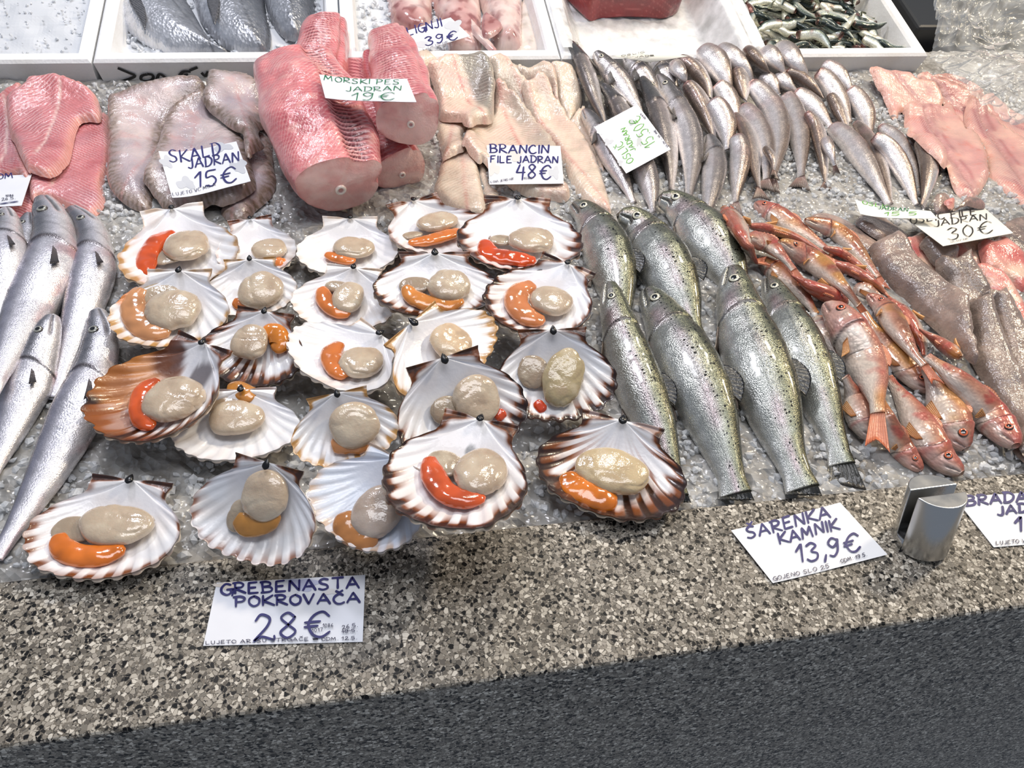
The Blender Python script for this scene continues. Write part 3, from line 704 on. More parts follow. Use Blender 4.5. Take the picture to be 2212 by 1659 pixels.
def inside(pts, poly):
    x, y = pts[:, 0], pts[:, 1]; c = np.zeros(len(pts), bool); n = len(poly)
    for i in range(n):
        a, b_ = poly[i], poly[(i + 1) % n]
        cond = (a[1] > y) != (b_[1] > y)
        c ^= cond & (x < (b_[0] - a[0]) * (y - a[1]) / (b_[1] - a[1] + 1e-15) + a[0])
    return c
def seg_dist(pts, poly):
    d = np.full(len(pts), 1e9)
    for i in range(len(poly)):
        a, b_ = poly[i], poly[(i + 1) % len(poly)]; ab_ = b_ - a
        t = np.clip(((pts - a) @ ab_) / (ab_ @ ab_ + 1e-15), 0, 1)
        d = np.minimum(d, np.linalg.norm(pts - (a + t[:, None] * ab_), axis=1))
    return d
def slab(name, label, cat, group, poly, thick, axis, colfn, mat, edge=None, space=.0045, seed=0, lump=.25, lift=0.0, base_fn=None, xform=None, relief=None, parent=None, pname=None, smoothk=4):
    """a soft slice with a rounded edge, draped over what lies below; outline and axis given as seen"""
    edge = edge or thick * 1.3
    pl = catmull(np.array(poly, float), len(poly) * 8, True)
    W = np.array([P_on(x, y, thick * .55) for x, y in pl]) if base_fn is None else np.array([P_plane(x, y, *base_fn) for x, y in pl])
    if base_fn is None:
        xy = W[:, :2]
    else:   # flat on a tilted plane: local 2-D coordinates
        o0, n0 = base_fn; xy = np.stack([(W - o0) @ F1, (W - o0) @ F2], 1)
    per = np.linalg.norm(np.roll(xy, -1, 0) - xy, axis=1).sum()
    closed = np.concatenate([xy, xy[:1]]); nb_ = max(24, int(per / space)); bd = resample(closed, nb_ + 1)[:-1]
    lo, hi = bd.min(0), bd.max(0)
    gx, gy = np.meshgrid(np.arange(lo[0], hi[0], space), np.arange(lo[1], hi[1], space * .87), indexing='ij')
    gx = gx + (np.arange(gx.shape[1])[None] % 2) * space * .5
    g = np.stack([gx.ravel(), gy.ravel()], 1); g = g + rng.uniform(-.12, .12, g.shape) * space
    g = g[inside(g, bd)]; dg = seg_dist(g, bd); g = g[dg > space * .55]; dg = dg[dg > space * .55]
    allp = np.concatenate([bd, g]); d = np.concatenate([np.zeros(len(bd)), dg])
    cv, _, cf, ov, _, _ = delaunay_2d_cdt([Vector(p) for p in allp], [(i, (i + 1) % nb_) for i in range(nb_)], [list(range(nb_))], 1, 1e-7)
    cv = np.array([tuple(v) for v in cv]); src = np.array([o_[0] if len(o_) else -1 for o_ in ov])
    dd = np.where(src >= 0, d[src], seg_dist(cv, bd))
    cf = np.array([f for f in cf if len(f) == 3])
    p0, p1 = cv[cf[:, 0]], cv[cf[:, 1]]; p2 = cv[cf[:, 2]]
    ar = (p1[:, 0] - p0[:, 0]) * (p2[:, 1] - p0[:, 1]) - (p1[:, 1] - p0[:, 1]) * (p2[:, 0] - p0[:, 0])
    cf = np.where((ar < 0)[:, None], cf[:, ::-1], cf)
    x = np.clip(dd / edge, 0, 1); prof = np.sqrt(np.clip(1 - (1 - x) ** 2, 0, 1))
    if base_fn is None:
        smp = hsmooth(lo[0], hi[0], lo[1], hi[1], smoothk); base = smp(cv[:, 0], cv[:, 1]) + .001 + lift
        B3 = np.stack([cv[:, 0], cv[:, 1], base], 1); up = np.array([0, 0, 1.0])
        ax = np.array([P_on(*axis[0])[:2], P_on(*axis[1])[:2]])
    else:
        B3 = o0 + cv[:, :1] * F1 + cv[:, 1:] * F2; up = F3
        ax = np.array([[(q - o0) @ F1, (q - o0) @ F2] for q in (P_plane(*axis[0], *base_fn), P_plane(*axis[1], *base_fn))])
    al = ax[1] - ax[0]; Ln = np.linalg.norm(al); al /= Ln; pe = np.array([-al[1], al[0]])
    uu = (cv - ax[0]) @ al; vv = (cv - ax[0]) @ pe
    H = thick * prof * (1 + lump * (fbm(B3, 35, seed, 2) - .5) * 2)
    if relief is not None: H = H + relief(uu, vv, dd, Ln) * prof
    top = B3 + up * H[:, None]
    isb = dd < 1e-9
    n = len(cv); bot = B3 + up * np.where(isb, 0, .0003)[:, None]
    colr = colfn(uu / Ln, vv, dd, top, Ln, seed)
    V = np.concatenate([top, bot]); F = np.concatenate([cf, cf[:, ::-1] + n])
    be = [[i, (i + 1) % nb_] for i in range(nb_)]
    o = mk(pname or name, V, F, mat, parent, np.concatenate([colr, colr * .9]), np.concatenate([np.stack([uu, vv], 1)] * 2))
    if parent is None: tag(o, label, cat, group)
    if base_fn is None: hstamp(top, 2)
    return o

# ------------------------------------------------------------------ scallops
OUT = np.array([(92, .325), (84, .318), (75, .318), (67, .335), (62.5, .372), (59.5, .47), (56, .575), (52, .68), (45, .80), (35, .915), (20, .985), (0, 1.0)])
def z5(x, y): return (x / 2.86, 420 + y / 2.86)
def z6(x, y): return (600 + x / 2.765, 400 + y / 2.765)
def z9(x, y): return (x / 3.16, 950 + y / 3.16)
def z10(x, y): return (620 + x / 2.514, 840 + y / 2.514)
def blob(name, parent, c, ex, ey, n, a, b_, h, col, mat, seed, lumps=.17, low=.3):
    nt_, np_ = 40, 60
    th = np.linspace(0, math.pi, nt_)[:, None]; ph = np.linspace(0, 2 * math.pi, np_)[None]
    e = lambda v, p: np.sign(v) * np.abs(v) ** p
    x = e(np.sin(th), .8) * e(np.cos(ph), .95) * a; y = e(np.sin(th), .8) * e(np.sin(ph), .95) * b_; zz = np.cos(th) * np.ones_like(ph)
    zz = np.where(zz > 0, e(zz, .75) * h, zz * h * low)
    V = c + x[..., None] * ex + y[..., None] * ey + zz[..., None] * n
    V = V.reshape(-1, 3); k = 1 + lumps * (fbm(V, 38, seed, 2) - .5) * 2 + .05 * (fbm(V, 95, seed + 2, 2) - .5)
    crease = np.exp(-((fbm(V, 34, seed + 9, 2) - .5) / .018) ** 2) * .05
    V = c + (V - c) * (k - crease)[:, None]
    cc = np.tile(col, (len(V), 1)); m_ = fbm(V, 80, seed + 3, 3)
    cc = lerp(cc, srgb(214, 200, 176), sstep(.5, .75, m_) * .5); cc = lerp(cc, srgb(158, 134, 112), sstep(.5, .25, m_) * .45)
    return mk(name, V, gridfaces(nt_, np_, True), mat, parent, cc)
def tube(name, parent, pts, r, n, col, mat, flat=.75, seed=0, taper=(.35, .25)):
    q = resample(catmull(np.array(pts), 60), 44); t = np.linspace(0, 1, 44)
    T = np.gradient(q, axis=0); T /= np.linalg.norm(T, axis=1)[:, None]
    S = np.cross(n, T); S /= np.linalg.norm(S, axis=1)[:, None]
    rad = r * np.minimum(1, np.minimum(taper[0] + 1.0 * np.sqrt(np.clip(t / .28, 0, 1)) * (1 - taper[0]), taper[1] + np.sqrt(np.clip((1 - t) / .22, 0, 1)) * (1 - taper[1])))
    rad[0] *= .25; rad[-1] *= .2
    ph = np.linspace(0, 2 * math.pi, 25)
    V = q[:, None] + S[:, None] * (rad[:, None] * np.cos(ph))[..., None] + n * (flat * rad[:, None] * np.sin(ph))[..., None]
    V = V.reshape(-1, 3); V = V + n * ((fbm(V, 120, seed, 2) - .5) * r * .25)[:, None]
    cc = np.tile(col, (len(V), 1)); m_ = fbm(V, 70, seed + 4, 2); cc = lerp(cc, cc * .72, sstep(.5, .8, m_)); cc = lerp(cc, np.minimum(cc * 1.2 + .01, 1), sstep(.5, .2, m_))
    return mk(name, V, gridfaces(44, 25, True), mat, parent, cc)

def scallop(label, H, F, Lx, R, rim, rimw, dark, hinge, muscle, roe, mantle=None, tint=(240, 239, 240), seed=0, patch=None, roecol=(226, 116, 44), hl=(0, 0), depth=.15, mcol=(192, 172, 148), lift=(0, 0), hd=None):
    hz, fz = .02, .02
    for _ in range(5):
        h3 = P(*H, hz); f3 = P(*F, fz)
        ax = f3 - h3; u = ax[:2] / np.linalg.norm(ax[:2]); sd = np.array([u[1], -u[0]])
        hk = max(hmax(*(h3[:2] + sd * o_ + u * .012), .012) for o_ in (-.025, 0, .025))
        fk = max(hmax(*(f3[:2] + sd * o_ - u * .03), .012) for o_ in (-.03, 0, .03))
        hz = .5 * hz + .5 * (max(.014, hk + .004) + lift[0]); fz = .5 * fz + .5 * (max(.017, fk + .010) + lift[1])
    for _ in range(2):      # the sides must clear the neighbours it lies on
        h3 = P(*H, hz); f3 = P(*F, fz); ax = f3 - h3; u = ax[:2] / np.linalg.norm(ax[:2]); sd = np.array([u[1], -u[0]]); need = 0
        for fr in (.2, .35, .5, .65):
            for sg in (-1, 1):
                for wd in (.045, .055):
                    p = h3[:2] + (f3[:2] - h3[:2]) * fr + sd * sg * wd; need = max(need, hmax(p[0], p[1], .005) + .002 - (hz + (fz - hz) * fr))
        hz += .8 * need; fz += .55 * need
    h3 = P(*H, hz); f3 = P(*F, fz)
    ax = f3 - h3; Ln = np.linalg.norm(ax); ey = ax / Ln
    ex = np.cross([0, 0, 1.0], ey); ex /= np.linalg.norm(ex); n = np.cross(ex, ey)
    if n[2] < 0: n = -n
    pl, pr_ = P_plane(*Lx, h3, n), P_plane(*R, h3, n)
    W = abs((pr_ - pl) @ ex); kx = W / 1.134
    for _ in range(7):      # tip it up until no neighbour below pokes through
        nh = nf = 0.0
        for dg in range(-90, 91, 9):
            r_ = np.interp(abs(dg), OUT[::-1, 0], OUT[::-1, 1])
            for k_ in (.62, .8, .97):
                x_ = r_ * k_ * math.sin(math.radians(dg)); y_ = r_ * k_ * math.cos(math.radians(dg)); q_ = min(1, math.hypot(x_ / .575, (y_ - .52) / .5))
                p = h3 + ex * (x_ * kx) + ey * (y_ * Ln) - n * (depth * (1 - q_ ** 2.2) * Ln * .85)
                nd_ = hmax(p[0], p[1], .003) + .0015 - p[2]
                nh = max(nh, nd_ * (1 - y_)); nf = max(nf, nd_ * y_)
        if max(nh, nf) < .0008: break
        h3 = P(*H, h3[2] + min(nh, .006)); f3 = P(*F, f3[2] + min(nf, .006))
        ax = f3 - h3; Ln = np.linalg.norm(ax); ey = ax / Ln; ex = np.cross([0, 0, 1.0], ey); ex /= np.linalg.norm(ex); n = np.cross(ex, ey)
        if n[2] < 0: n = -n
        W = abs((P_plane(*R, h3, n) - P_plane(*Lx, h3, n)) @ ex); kx = W / 1.134
    if hd is not None:      # the hinge line's own slant
        q0, q1 = P_plane(*hd[0], h3, n), P_plane(*hd[1], h3, n); hx = (q1 - q0) / np.linalg.norm(q1 - q0)
        mid = h3 + ey * Ln * .5
        ex = ex * .35 + hx * .65; ex -= n * (ex @ n); ex /= np.linalg.norm(ex); ey = np.cross(n, ex); ey = ey if ey @ ax > 0 else -ey
        h3 = .5 * h3 + .5 * (mid - ey * Ln * .5); W = abs((P_plane(*R, h3, n) - P_plane(*Lx, h3, n)) @ ex) * .5 + W * .5; kx = W / 1.134
    root = thing('scallop', label, 'scallop', h3 + ey * Ln * .5 - n * Ln * depth, 'scallops in open shells')
    nth, ns = 241, 44
    deg = np.linspace(-92, 92, nth); rm = np.interp(abs(deg), OUT[::-1, 0], OUT[::-1, 1])
    rib = np.cos(np.radians(deg * 3.05 * 8.2 / 1.0) * .36 * 1.0 + 0)
    ribs = np.cos(deg / 120.0 * 15 * 2 * math.pi); ribs = np.sign(ribs) * np.abs(ribs) ** .55
    fan = sstep(61, 54, abs(deg))
    wob = 1 + .02 * (vnoise(np.stack([deg, deg * 0, deg * 0 + seed], 1), .09, seed) - .5) * 2
    rm = rm * (1 + .013 * ribs * fan) * wob
    s = np.linspace(.0, 1, ns) ** .85
    Sg, Dg = np.meshgrid(s, deg, indexing='ij')
    r_ = Sg * rm[None]; x = r_ * np.sin(np.radians(Dg)); y = r_ * np.cos(np.radians(Dg))
    q = np.sqrt((x / .575) ** 2 + ((y - .52) / .50) ** 2)
    zz = -depth * (1 - np.minimum(q, 1) ** 2.2)
    zz += .0065 * ribs[None] * fan[None] * sstep(.40, .95, Sg)
    zz += .03 * np.exp(-((abs(Dg) - 61) / 3.5) ** 2) * sstep(0, .6, Sg) * (1 - sstep(.9, 1, Sg)) * -1
    zz += .02 * sstep(86, 91, abs(Dg)) * sstep(.1, .5, Sg)
    warp = .03 * (vnoise(np.stack([x.ravel() * 3, y.ravel() * 3, np.full(x.size, seed * 1.7)], 1), 1, seed) - .5).reshape(x.shape)
    zz += warp * sstep(.3, 1, Sg)
    V = h3 + (x * kx)[..., None] * ex + (y * Ln)[..., None] * ey + (zz * Ln)[..., None] * n
    X = V.reshape(-1, 3)
    loc = np.stack([x.ravel(), y.ravel(), np.full(x.size, seed * 3.1)], 1)
    nz = fbm(loc, 9, seed, 3).reshape(x.shape)
    ang = vnoise(np.stack([Dg.ravel() * .16, Sg.ravel() * 2.5, np.full(x.size, seed * 2.0)], 1), 1, seed + 2).reshape(x.shape)
    base = np.tile(srgb(*tint), (x.size, 1))
    base = lerp(base, srgb(220, 205, 192), .35 * sstep(.45, .8, fbm(loc, 5, seed + 8, 2)))
    base = lerp(base, srgb(205, 205, 216), .45 * np.exp(-((y.ravel() - .22) / .16) ** 2))
    c_d, c_t = (srgb(40, 18, 11), srgb(148, 80, 30)) if dark else (srgb(120, 72, 24), srgb(196, 150, 88))
    edge = sstep(1 - rimw * (.35 + 1.1 * ang), 1.0 - rimw * .15 * ang, Sg) * fan[None] * (.35 + .65 * sstep(.30, .62, ang + rim * .45)) * min(1, rim * 1.3)
    streak = (ribs[None] < -.2) * sstep(1 - rimw * 2.2, 1, Sg) * fan[None] * sstep(.3, .55, ang) * rim * .9
    band = sstep(1 - .085 * (.4 + ang), 1 - .02, Sg) * max(0, rim - .45) * 2.0
    edge = np.clip(edge * (.8 + .5 * (ribs[None] < 0)) + streak, 0, 1)
    base = lerp(base, c_t, np.clip(edge * 1.7 + band * 2.2, 0, 1).ravel()); base = lerp(base, c_d, np.clip(edge ** 2.0 * (.35 + .6 * dark) + band ** 1.5, 0, 1).ravel())
    ear = sstep(62, 66, abs(Dg))
    earb = ear * np.clip(sstep(1 - .30 * hinge, 1, Sg) + sstep(90 - 22 * hinge, 90 - 8 * hinge, abs(Dg)) * sstep(.12, .4, Sg), 0, 1) * (.4 + .6 * sstep(.3, .6, nz)) * min(1, hinge * 1.4)
    base = lerp(base, c_t, np.clip(earb * 1.6, 0, 1).ravel()); base = lerp(base, c_d, (earb ** 1.6 * (.6 + .35 * dark)).ravel())
    if patch is not None:
        for (pxx, pyy, pr2, pc, pk) in patch:
            dd = np.hypot(x - pxx, (y - pyy)) / pr2; mk_ = (1 - sstep(.6, 1.15, dd + .5 * (nz - .5) + .25 * (ang - .5))) * pk
            base = lerp(base, srgb(*pc), mk_.ravel())
    n0 = len(X); Bt = X - n * .0022 - n * (.0016 * (1 + ribs[None] * np.ones_like(Sg)) * Sg * fan[None]).reshape(-1, 1)
    Ft = gridfaces(ns, nth, True); Fb = gridfaces(ns, nth) + n0
    i = (ns - 1) * nth + np.arange(nth - 1); Fe = np.stack([i, i + 1, i + 1 + n0, i + n0], 1)
    ia = np.arange(ns - 1) * nth; Fs = np.stack([ia, ia + nth, ia + nth + n0, ia + n0], 1); ib = ia + nth - 1; Fs2 = np.stack([ib + nth, ib, ib + n0, ib + nth + n0], 1)
    outc = lerp(np.tile(srgb(214, 198, 176), (n0, 1)), srgb(110, 62, 34), np.clip((.3 + .7 * rim) * sstep(.35, .65, nz.ravel()), 0, 1))
    mk('shell', np.concatenate([X, Bt]), [Ft, Fb, Fe, Fs, Fs2], M['shell'], root, np.concatenate([base, outc]))
    # black ligament in the middle of the hinge
    c = h3 + ey * Ln * .012 + n * .0015
    v_ = []
    rr = .034 * kx; k_ = np.linspace(0, 2 * math.pi, 13)
    prof_ = [(0, .05), (.25, .5), (.55, .85), (.85, 1), (1.05, .85), (1.25, .35), (1.3, .02)]
    for t_, w_ in prof_:
        v_.append([c + ey * (t_ - .55) * rr * 2.2 + ex * rr * w_ * math.cos(p_) + n * (rr * w_ * .55 * math.sin(p_) + .003) for p_ in k_])
    mk('hinge_ligament', np.array(v_).reshape(-1, 3), gridfaces(len(prof_), 13), M['black'], root)
    def on(pxy, up=0.0):
        p = P_plane(*pxy, h3 - n * Ln * depth * .72 + n * up, n); return p
    mz = None
    if mantle:
        c = on(mantle[0], .002); s_ = scale_at(c)
        blob('mantle', root, c, ex, ey, n, mantle[1] / 2 * s_ * 1.3, mantle[2] / 2 * s_ * 1.4, .0035, srgb(164, 146, 124), M['scallop'], seed + 31, .3)
    if roe is not None:
        pts, wpx = roe; q = [on(p_, .004) for p_ in pts]; s_ = scale_at(q[0])
        tube('roe', root, q, wpx / 2 * s_ * 1.7, n, srgb(*[c_ * k_ for c_, k_ in zip(roecol, (.92, 1.0, 1.1))]), M['roe'], .5, seed)
    c0 = on(muscle[0], .006); s_ = scale_at(c0); a_ = muscle[1] / 2 * s_ * 1.04; b2 = muscle[2] / 2 * s_ * 1.34
    ca, sa_ = math.cos(math.radians(muscle[3] if len(muscle) > 3 else 0)), math.sin(math.radians(muscle[3] if len(muscle) > 3 else 0))
    blob('adductor_muscle', root, c0, ex * ca + ey * sa_, ey * ca - ex * sa_, n, a_, b2, min(a_, b2) * .44, srgb(*mcol), M['scallop'], seed + 1)
    hstamp(X, 1)
    return root

def box_of(f, x0, x1, y0, y1):
    a, b_ = f(x0, y0), f(x1, y1); return (((a[0] + b_[0]) / 2, (a[1] + b_[1]) / 2), b_[0] - a[0], b_[1] - a[1])
def line_of(f, pts, w):
    q = [f(*p) for p in pts]; k = {z5: 2.86, z6: 2.765, z9: 3.16, z10: 2.514}[f]; return (q, w / k)
TAN, DK = 0, 1
def build_scallops():
    S = scallop
    S('small white scallop second in the back row, brown hinge, ragged pale meat', (540, 474), (565, 592), (468, 525), (645, 522), .1, .12, 1, .7, box_of(z5, 1560, 1770, 270, 420), line_of(z5, [(1690, 405), (1720, 415), (1760, 425)], 45), seed=2)
    S('large pale scallop at the left end of the back row, orange-red roe', (380, 450), (372, 622), (246, 560), (503, 505), .45, .12, TAN, .25, box_of(z5, 1030, 1285, 215, 440), line_of(z5, [(1085, 232), (985, 280), (920, 370), (900, 440), (920, 495)], 75), box_of(z5, 940, 1110, 330, 450), seed=1, hd=((333, 455), (440, 436)), lift=(.006, .008), roecol=(222, 78, 16))
    S('plain white scallop in the back row below the pink dogfish, slim roe under its meat', (757, 472), (748, 590), (645, 505), (860, 522), .05, .08, TAN, .25, box_of(z6, 330, 580, 305, 450), line_of(z6, [(285, 410), (360, 435), (465, 455)], 48), seed=3)
    S('back-row scallop tilted left, brown hinge, long orange roe under its meat', (907, 432), (950, 550), (830, 500), (1046, 470), .45, .14, DK, .9, box_of(z6, 830, 1070, 150, 300), line_of(z6, [(778, 345), (900, 330), (1010, 300), (1088, 265)], 62), box_of(z6, 760, 860, 270, 330), seed=4, hd=((860, 440), (955, 412)))
    S('dark-hinged scallop at the right end of the back row touching a trout', (1117, 430), (1130, 582), (997, 535), (1264, 490), .75, .16, DK, 1.0, box_of(z6, 1375, 1645, 240, 425), line_of(z6, [(1235, 330), (1270, 410), (1380, 435), (1545, 455)], 75), box_of(z6, 1280, 1400, 290, 370), seed=5, lift=(.008, .008), roecol=(224, 74, 14))
    S('white scallop with a lumpy pale meat and thin tan hinge, second row, left of centre', (540, 560), (545, 680), (450, 610), (650, 605), .12, .1, TAN, .5, box_of(z5, 1485, 1745, 495, 690), line_of(z5, [(1440, 660), (1500, 680), (1570, 672)], 50), seed=7)
    S('big pale scallop, wide peach roe curling left, beside the large silver hake', (389, 585), (345, 748), (215, 640), (471, 640), .3, .12, TAN, .35, box_of(z5, 905, 1220, 600, 835), line_of(z5, [(880, 580), (825, 660), (840, 770), (930, 845), (1060, 845)], 90), box_of(z5, 870, 1075, 545, 680), seed=6, lift=(.006, .012), roecol=(218, 140, 84), patch=[(-.47, .34, .12, (215, 130, 60), .9)])
    S('white scallop with black-specked orange roe, left of the finely striped one', (759, 578), (742, 712), (638, 620), (855, 660), .12, .1, TAN, .3, box_of(z6, 330, 515, 580, 755), line_of(z6, [(262, 610), (285, 690), (345, 745), (435, 772)], 62), box_of(z6, 290, 400, 570, 640), seed=8, hd=((710, 563), (803, 580)))
    S('fan scallop with a finely dark-striped rim and a beige meat, middle of the second row', (939, 547), (946, 683), (808, 600), (1085, 622), .85, .12, DK, .7, box_of(z6, 900, 1155, 518, 690), line_of(z6, [(760, 600), (805, 665), (900, 705), (1010, 715), (1110, 680)], 68), box_of(z6, 750, 900, 555, 640), seed=9, roecol=(222, 128, 50))
    S('scallop with black hinge and dark rim right of the striped one, round peach roe', (1222, 568), (1128, 716), (1056, 600), (1283, 655), .9, .1, DK, 1.0, box_of(z6, 1505, 1765, 610, 790), line_of(z6, [(1530, 590), (1440, 640), (1430, 720), (1500, 790), (1600, 808)], 85), seed=10, hd=((1180, 542), (1280, 585)), roecol=(220, 124, 66))
    S('scallop with red-brown bands on its lower rim, roe right of its meat', (568, 672), (535, 832), (430, 730), (657, 748), .95, .38, DK, .9, box_of(z5, 1430, 1655, 820, 1015), line_of(z5, [(1620, 835), (1710, 860), (1725, 930), (1680, 960)], 75), seed=11, hd=((510, 655), (630, 683)), roecol=(224, 122, 30))
    S('white scallop lying in front of the banded one with its orange-tan roe above its meat', (522, 842), (500, 992), (368, 950), (650, 882), .05, .08, DK, .25, box_of(z5, 1300, 1625, 1290, 1485), line_of(z5, [(1400, 1205), (1470, 1205), (1575, 1262)], 75), box_of(z5, 1290, 1450, 1210, 1350), seed=13, roecol=(214, 132, 56))
    S('deep scallop with a broad orange-brown left side and black hinge, above the empty ice', (432, 738), (265, 952), (212, 800), (462, 850), .7, .25, DK, 1.0, box_of(z5, 900, 1250, 1135, 1405), line_of(z5, [(985, 1145), (900, 1210), (870, 1320), (905, 1410), (965, 1425)], 82), seed=12, hd=((405, 718), (485, 760)), depth=.2, roecol=(222, 82, 18),
      patch=[(-.42, .45, .36, (196, 128, 62), .9), (-.25, .2, .16, (90, 42, 20), .9), (-.2, .86, .2, (150, 84, 36), .8), (-.5, .6, .2, (130, 72, 30), .6), (.12, .22, .14, (96, 88, 92), .85)])
    S('plain white scallop turned with its hinge to the right and a curved orange roe', (813, 717), (690, 822), (688, 700), (846, 852), .05, .08, TAN, .3, box_of(z6, 375, 625, 960, 1165), line_of(z6, [(375, 940), (318, 1010), (345, 1090), (408, 1152)], 72), seed=14, hd=((772, 680), (850, 770)))
    S('cream golden-rimmed scallop turned hinge-left, half hidden behind the large dark-hinged one', (885, 700), (1035, 800), (868, 838), (1062, 672), .5, .12, TAN, .6, box_of(z6, 905, 1155, 845, 1040), None, seed=15, hd=((835, 728), (915, 665)), mcol=(212, 184, 150))
    S('black-rimmed scallop touching the trout with an oval olive-beige meat', (1193, 712), (1212, 908), (1088, 775), (1348, 765), 1.0, .13, DK, 1.0, box_of(z6, 1590, 1820, 1010, 1290) + (25,), line_of(z6, [(1540, 1290), (1565, 1320), (1595, 1352)], 40), box_of(z6, 1450, 1600, 1040, 1190), seed=16, roecol=(226, 66, 22), mcol=(178, 160, 122))
    S('large dark-hinged scallop just behind the foremost dark-rimmed one', (958, 772), (1030, 992), (866, 905), (1163, 885), .85, .13, DK, .95, box_of(z6, 1060, 1325, 1170, 1395), line_of(z6, [(1300, 1395), (1330, 1370), (1352, 1345)], 40), box_of(z6, 930, 1080, 1280, 1400), seed=17, hd=((888, 790), (1020, 745)), lift=(.016, .010), roecol=(226, 74, 24))
    S('tall white scallop with golden left edge and flat peach roe, left of dark-rimmed pair', (731, 848), (752, 1005), (642, 960), (870, 890), .45, .14, TAN, .7, box_of(z10, 235, 495, 105, 290), line_of(z10, [(242, 318), (330, 292), (445, 300)], 72), seed=18, hd=((675, 857), (782, 828)), roecol=(222, 138, 76))
    S('bluish white scallop at the ledge turned right, grey-pink round meat', (848, 986), (765, 1180), (655, 1050), (916, 1110), .15, .14, TAN, .3, box_of(z10, 375, 615, 550, 790), line_of(z10, [(310, 670), (335, 755), (415, 800), (500, 800)], 95), seed=21, hd=((800, 953), (852, 992)), tint=(214, 222, 236), roecol=(196, 118, 56), mcol=(184, 166, 152))
    S('white scallop with brown ears and grey streaks beside the ledge, second in the front row', (583, 1000), (512, 1208), (392, 1090), (677, 1090), .2, .1, DK, .8, box_of(z9, 1650, 1970, 240, 505), line_of(z9, [(1610, 530), (1690, 580), (1800, 560), (1905, 490)], 100), box_of(z9, 1565, 1700, 430, 600), seed=20, hd=((530, 982), (637, 1010)), roecol=(204, 128, 48), patch=[(.12, .8, .07, (180, 182, 186), .5)])
    S('largest white scallop at the lower left of the display with a bright orange roe', (276, 1037), (195, 1250), (30, 1160), (386, 1128), .3, .1, DK, .75, box_of(z9, 545, 1025, 460, 705), line_of(z9, [(400, 645), (420, 730), (520, 785), (680, 790), (860, 745)], 100), box_of(z9, 390, 620, 540, 690), seed=19, hd=((207, 1017), (330, 1040)), roecol=(224, 108, 20))
    S('scallop with dark striped rim foremost at the ledge, red-orange roe', (1024, 904), (985, 1144), (855, 970), (1162, 1020), .9, .12, DK, .95, box_of(z10, 915, 1190, 325, 580), line_of(z10, [(775, 370), (795, 470), (855, 555), (950, 595), (1080, 590)], 82), box_of(z10, 770, 930, 340, 480), seed=22, hd=((955, 873), (1090, 915)), lift=(.010, .012), roecol=(222, 84, 30), patch=[(.0, .22, .05, (60, 66, 70), .7)])
    S('round scallop with broad dark brown rim on the ledge edge before the trout', (1345, 908), (1300, 1108), (1140, 985), (1478, 985), 1.0, .42, DK, 1.0, box_of(z10, 1570, 1955, 340, 550), line_of(z10, [(1510, 460), (1565, 535), (1660, 585), (1795, 622)], 95), seed=23, roecol=(220, 110, 18), mcol=(200, 178, 140), depth=.19)

# ------------------------------------------------------------------ skin patterns (t along the fish, d = +1 back .. -1 belly, u/v metres on the skin)
def c_trout(t, d, u, v, X, sd):
    n = fbm(X, 90, sd, 3); n2 = fbm(X, 25, sd + 4, 2)
    c = lerp(np.tile(srgb(212, 212, 208), (len(t), 1)), srgb(160, 162, 156), sstep(-.85, -.1, d))
    c = lerp(c, srgb(126, 128, 110), sstep(.15, .6, d)); c = lerp(c, srgb(72, 70, 50), sstep(.55, .95, d))
    c = lerp(c, srgb(186, 152, 164), .40 * np.exp(-((d - .18) / .2) ** 2) * sstep(.35, .65, n2))
    c = lerp(c, c * .78, .6 * sstep(.52, .7, n))
    line = np.exp(-((d - .12) / .02) ** 2) * (t > .2); c = lerp(c, srgb(84, 86, 80), .45 * line)
    hd = 1 - sstep(.17, .21, t); c = lerp(c, srgb(112, 112, 88), .55 * hd * sstep(-.4, .6, d)); c = lerp(c, srgb(186, 150, 158), .45 * hd * np.exp(-((d + .2) / .3) ** 2) * sstep(.10, .14, t))
    al = np.clip(.95 * sstep(-.05, .6, d + .35 * (n2 - .5)) + .35 * hd * sstep(-.1, .3, d) + .12 * sstep(-.3, .1, d) * sstep(.75, .95, t), 0, .8)
    return c, al
def c_hake(t, d, u, v, X, sd):
    n = fbm(X, 40, sd, 3)
    c = lerp(np.tile(srgb(236, 230, 230), (len(t), 1)), srgb(208, 206, 214), sstep(-.6, .0, d)); c = lerp(c, srgb(150, 148, 162), sstep(.1, .6, d)); c = lerp(c, srgb(86, 86, 96), sstep(.6, .95, d))
    c = lerp(c, srgb(206, 150, 150), .5 * sstep(-.45, -.8, d) * sstep(.5, .7, n))
    c = lerp(c, c * .85, sstep(.5, .7, fbm(X, 120, sd + 1, 2)) * .5)
    line = np.exp(-((d - .35) / .025) ** 2) * (t > .22); c = lerp(c, srgb(80, 80, 92), .6 * line)
    hd = 1 - sstep(.16, .2, t); c = lerp(c, srgb(84, 86, 90), .7 * hd * sstep(-.3, .4, d)); c = lerp(c, srgb(200, 196, 194), .4 * hd * sstep(-.1, -.6, d))
    c = lerp(c, srgb(176, 96, 100), .45 * np.exp(-((t - .24) / .035) ** 2) * sstep(.1, -.4, d) * sstep(.35, .6, n))
    return c
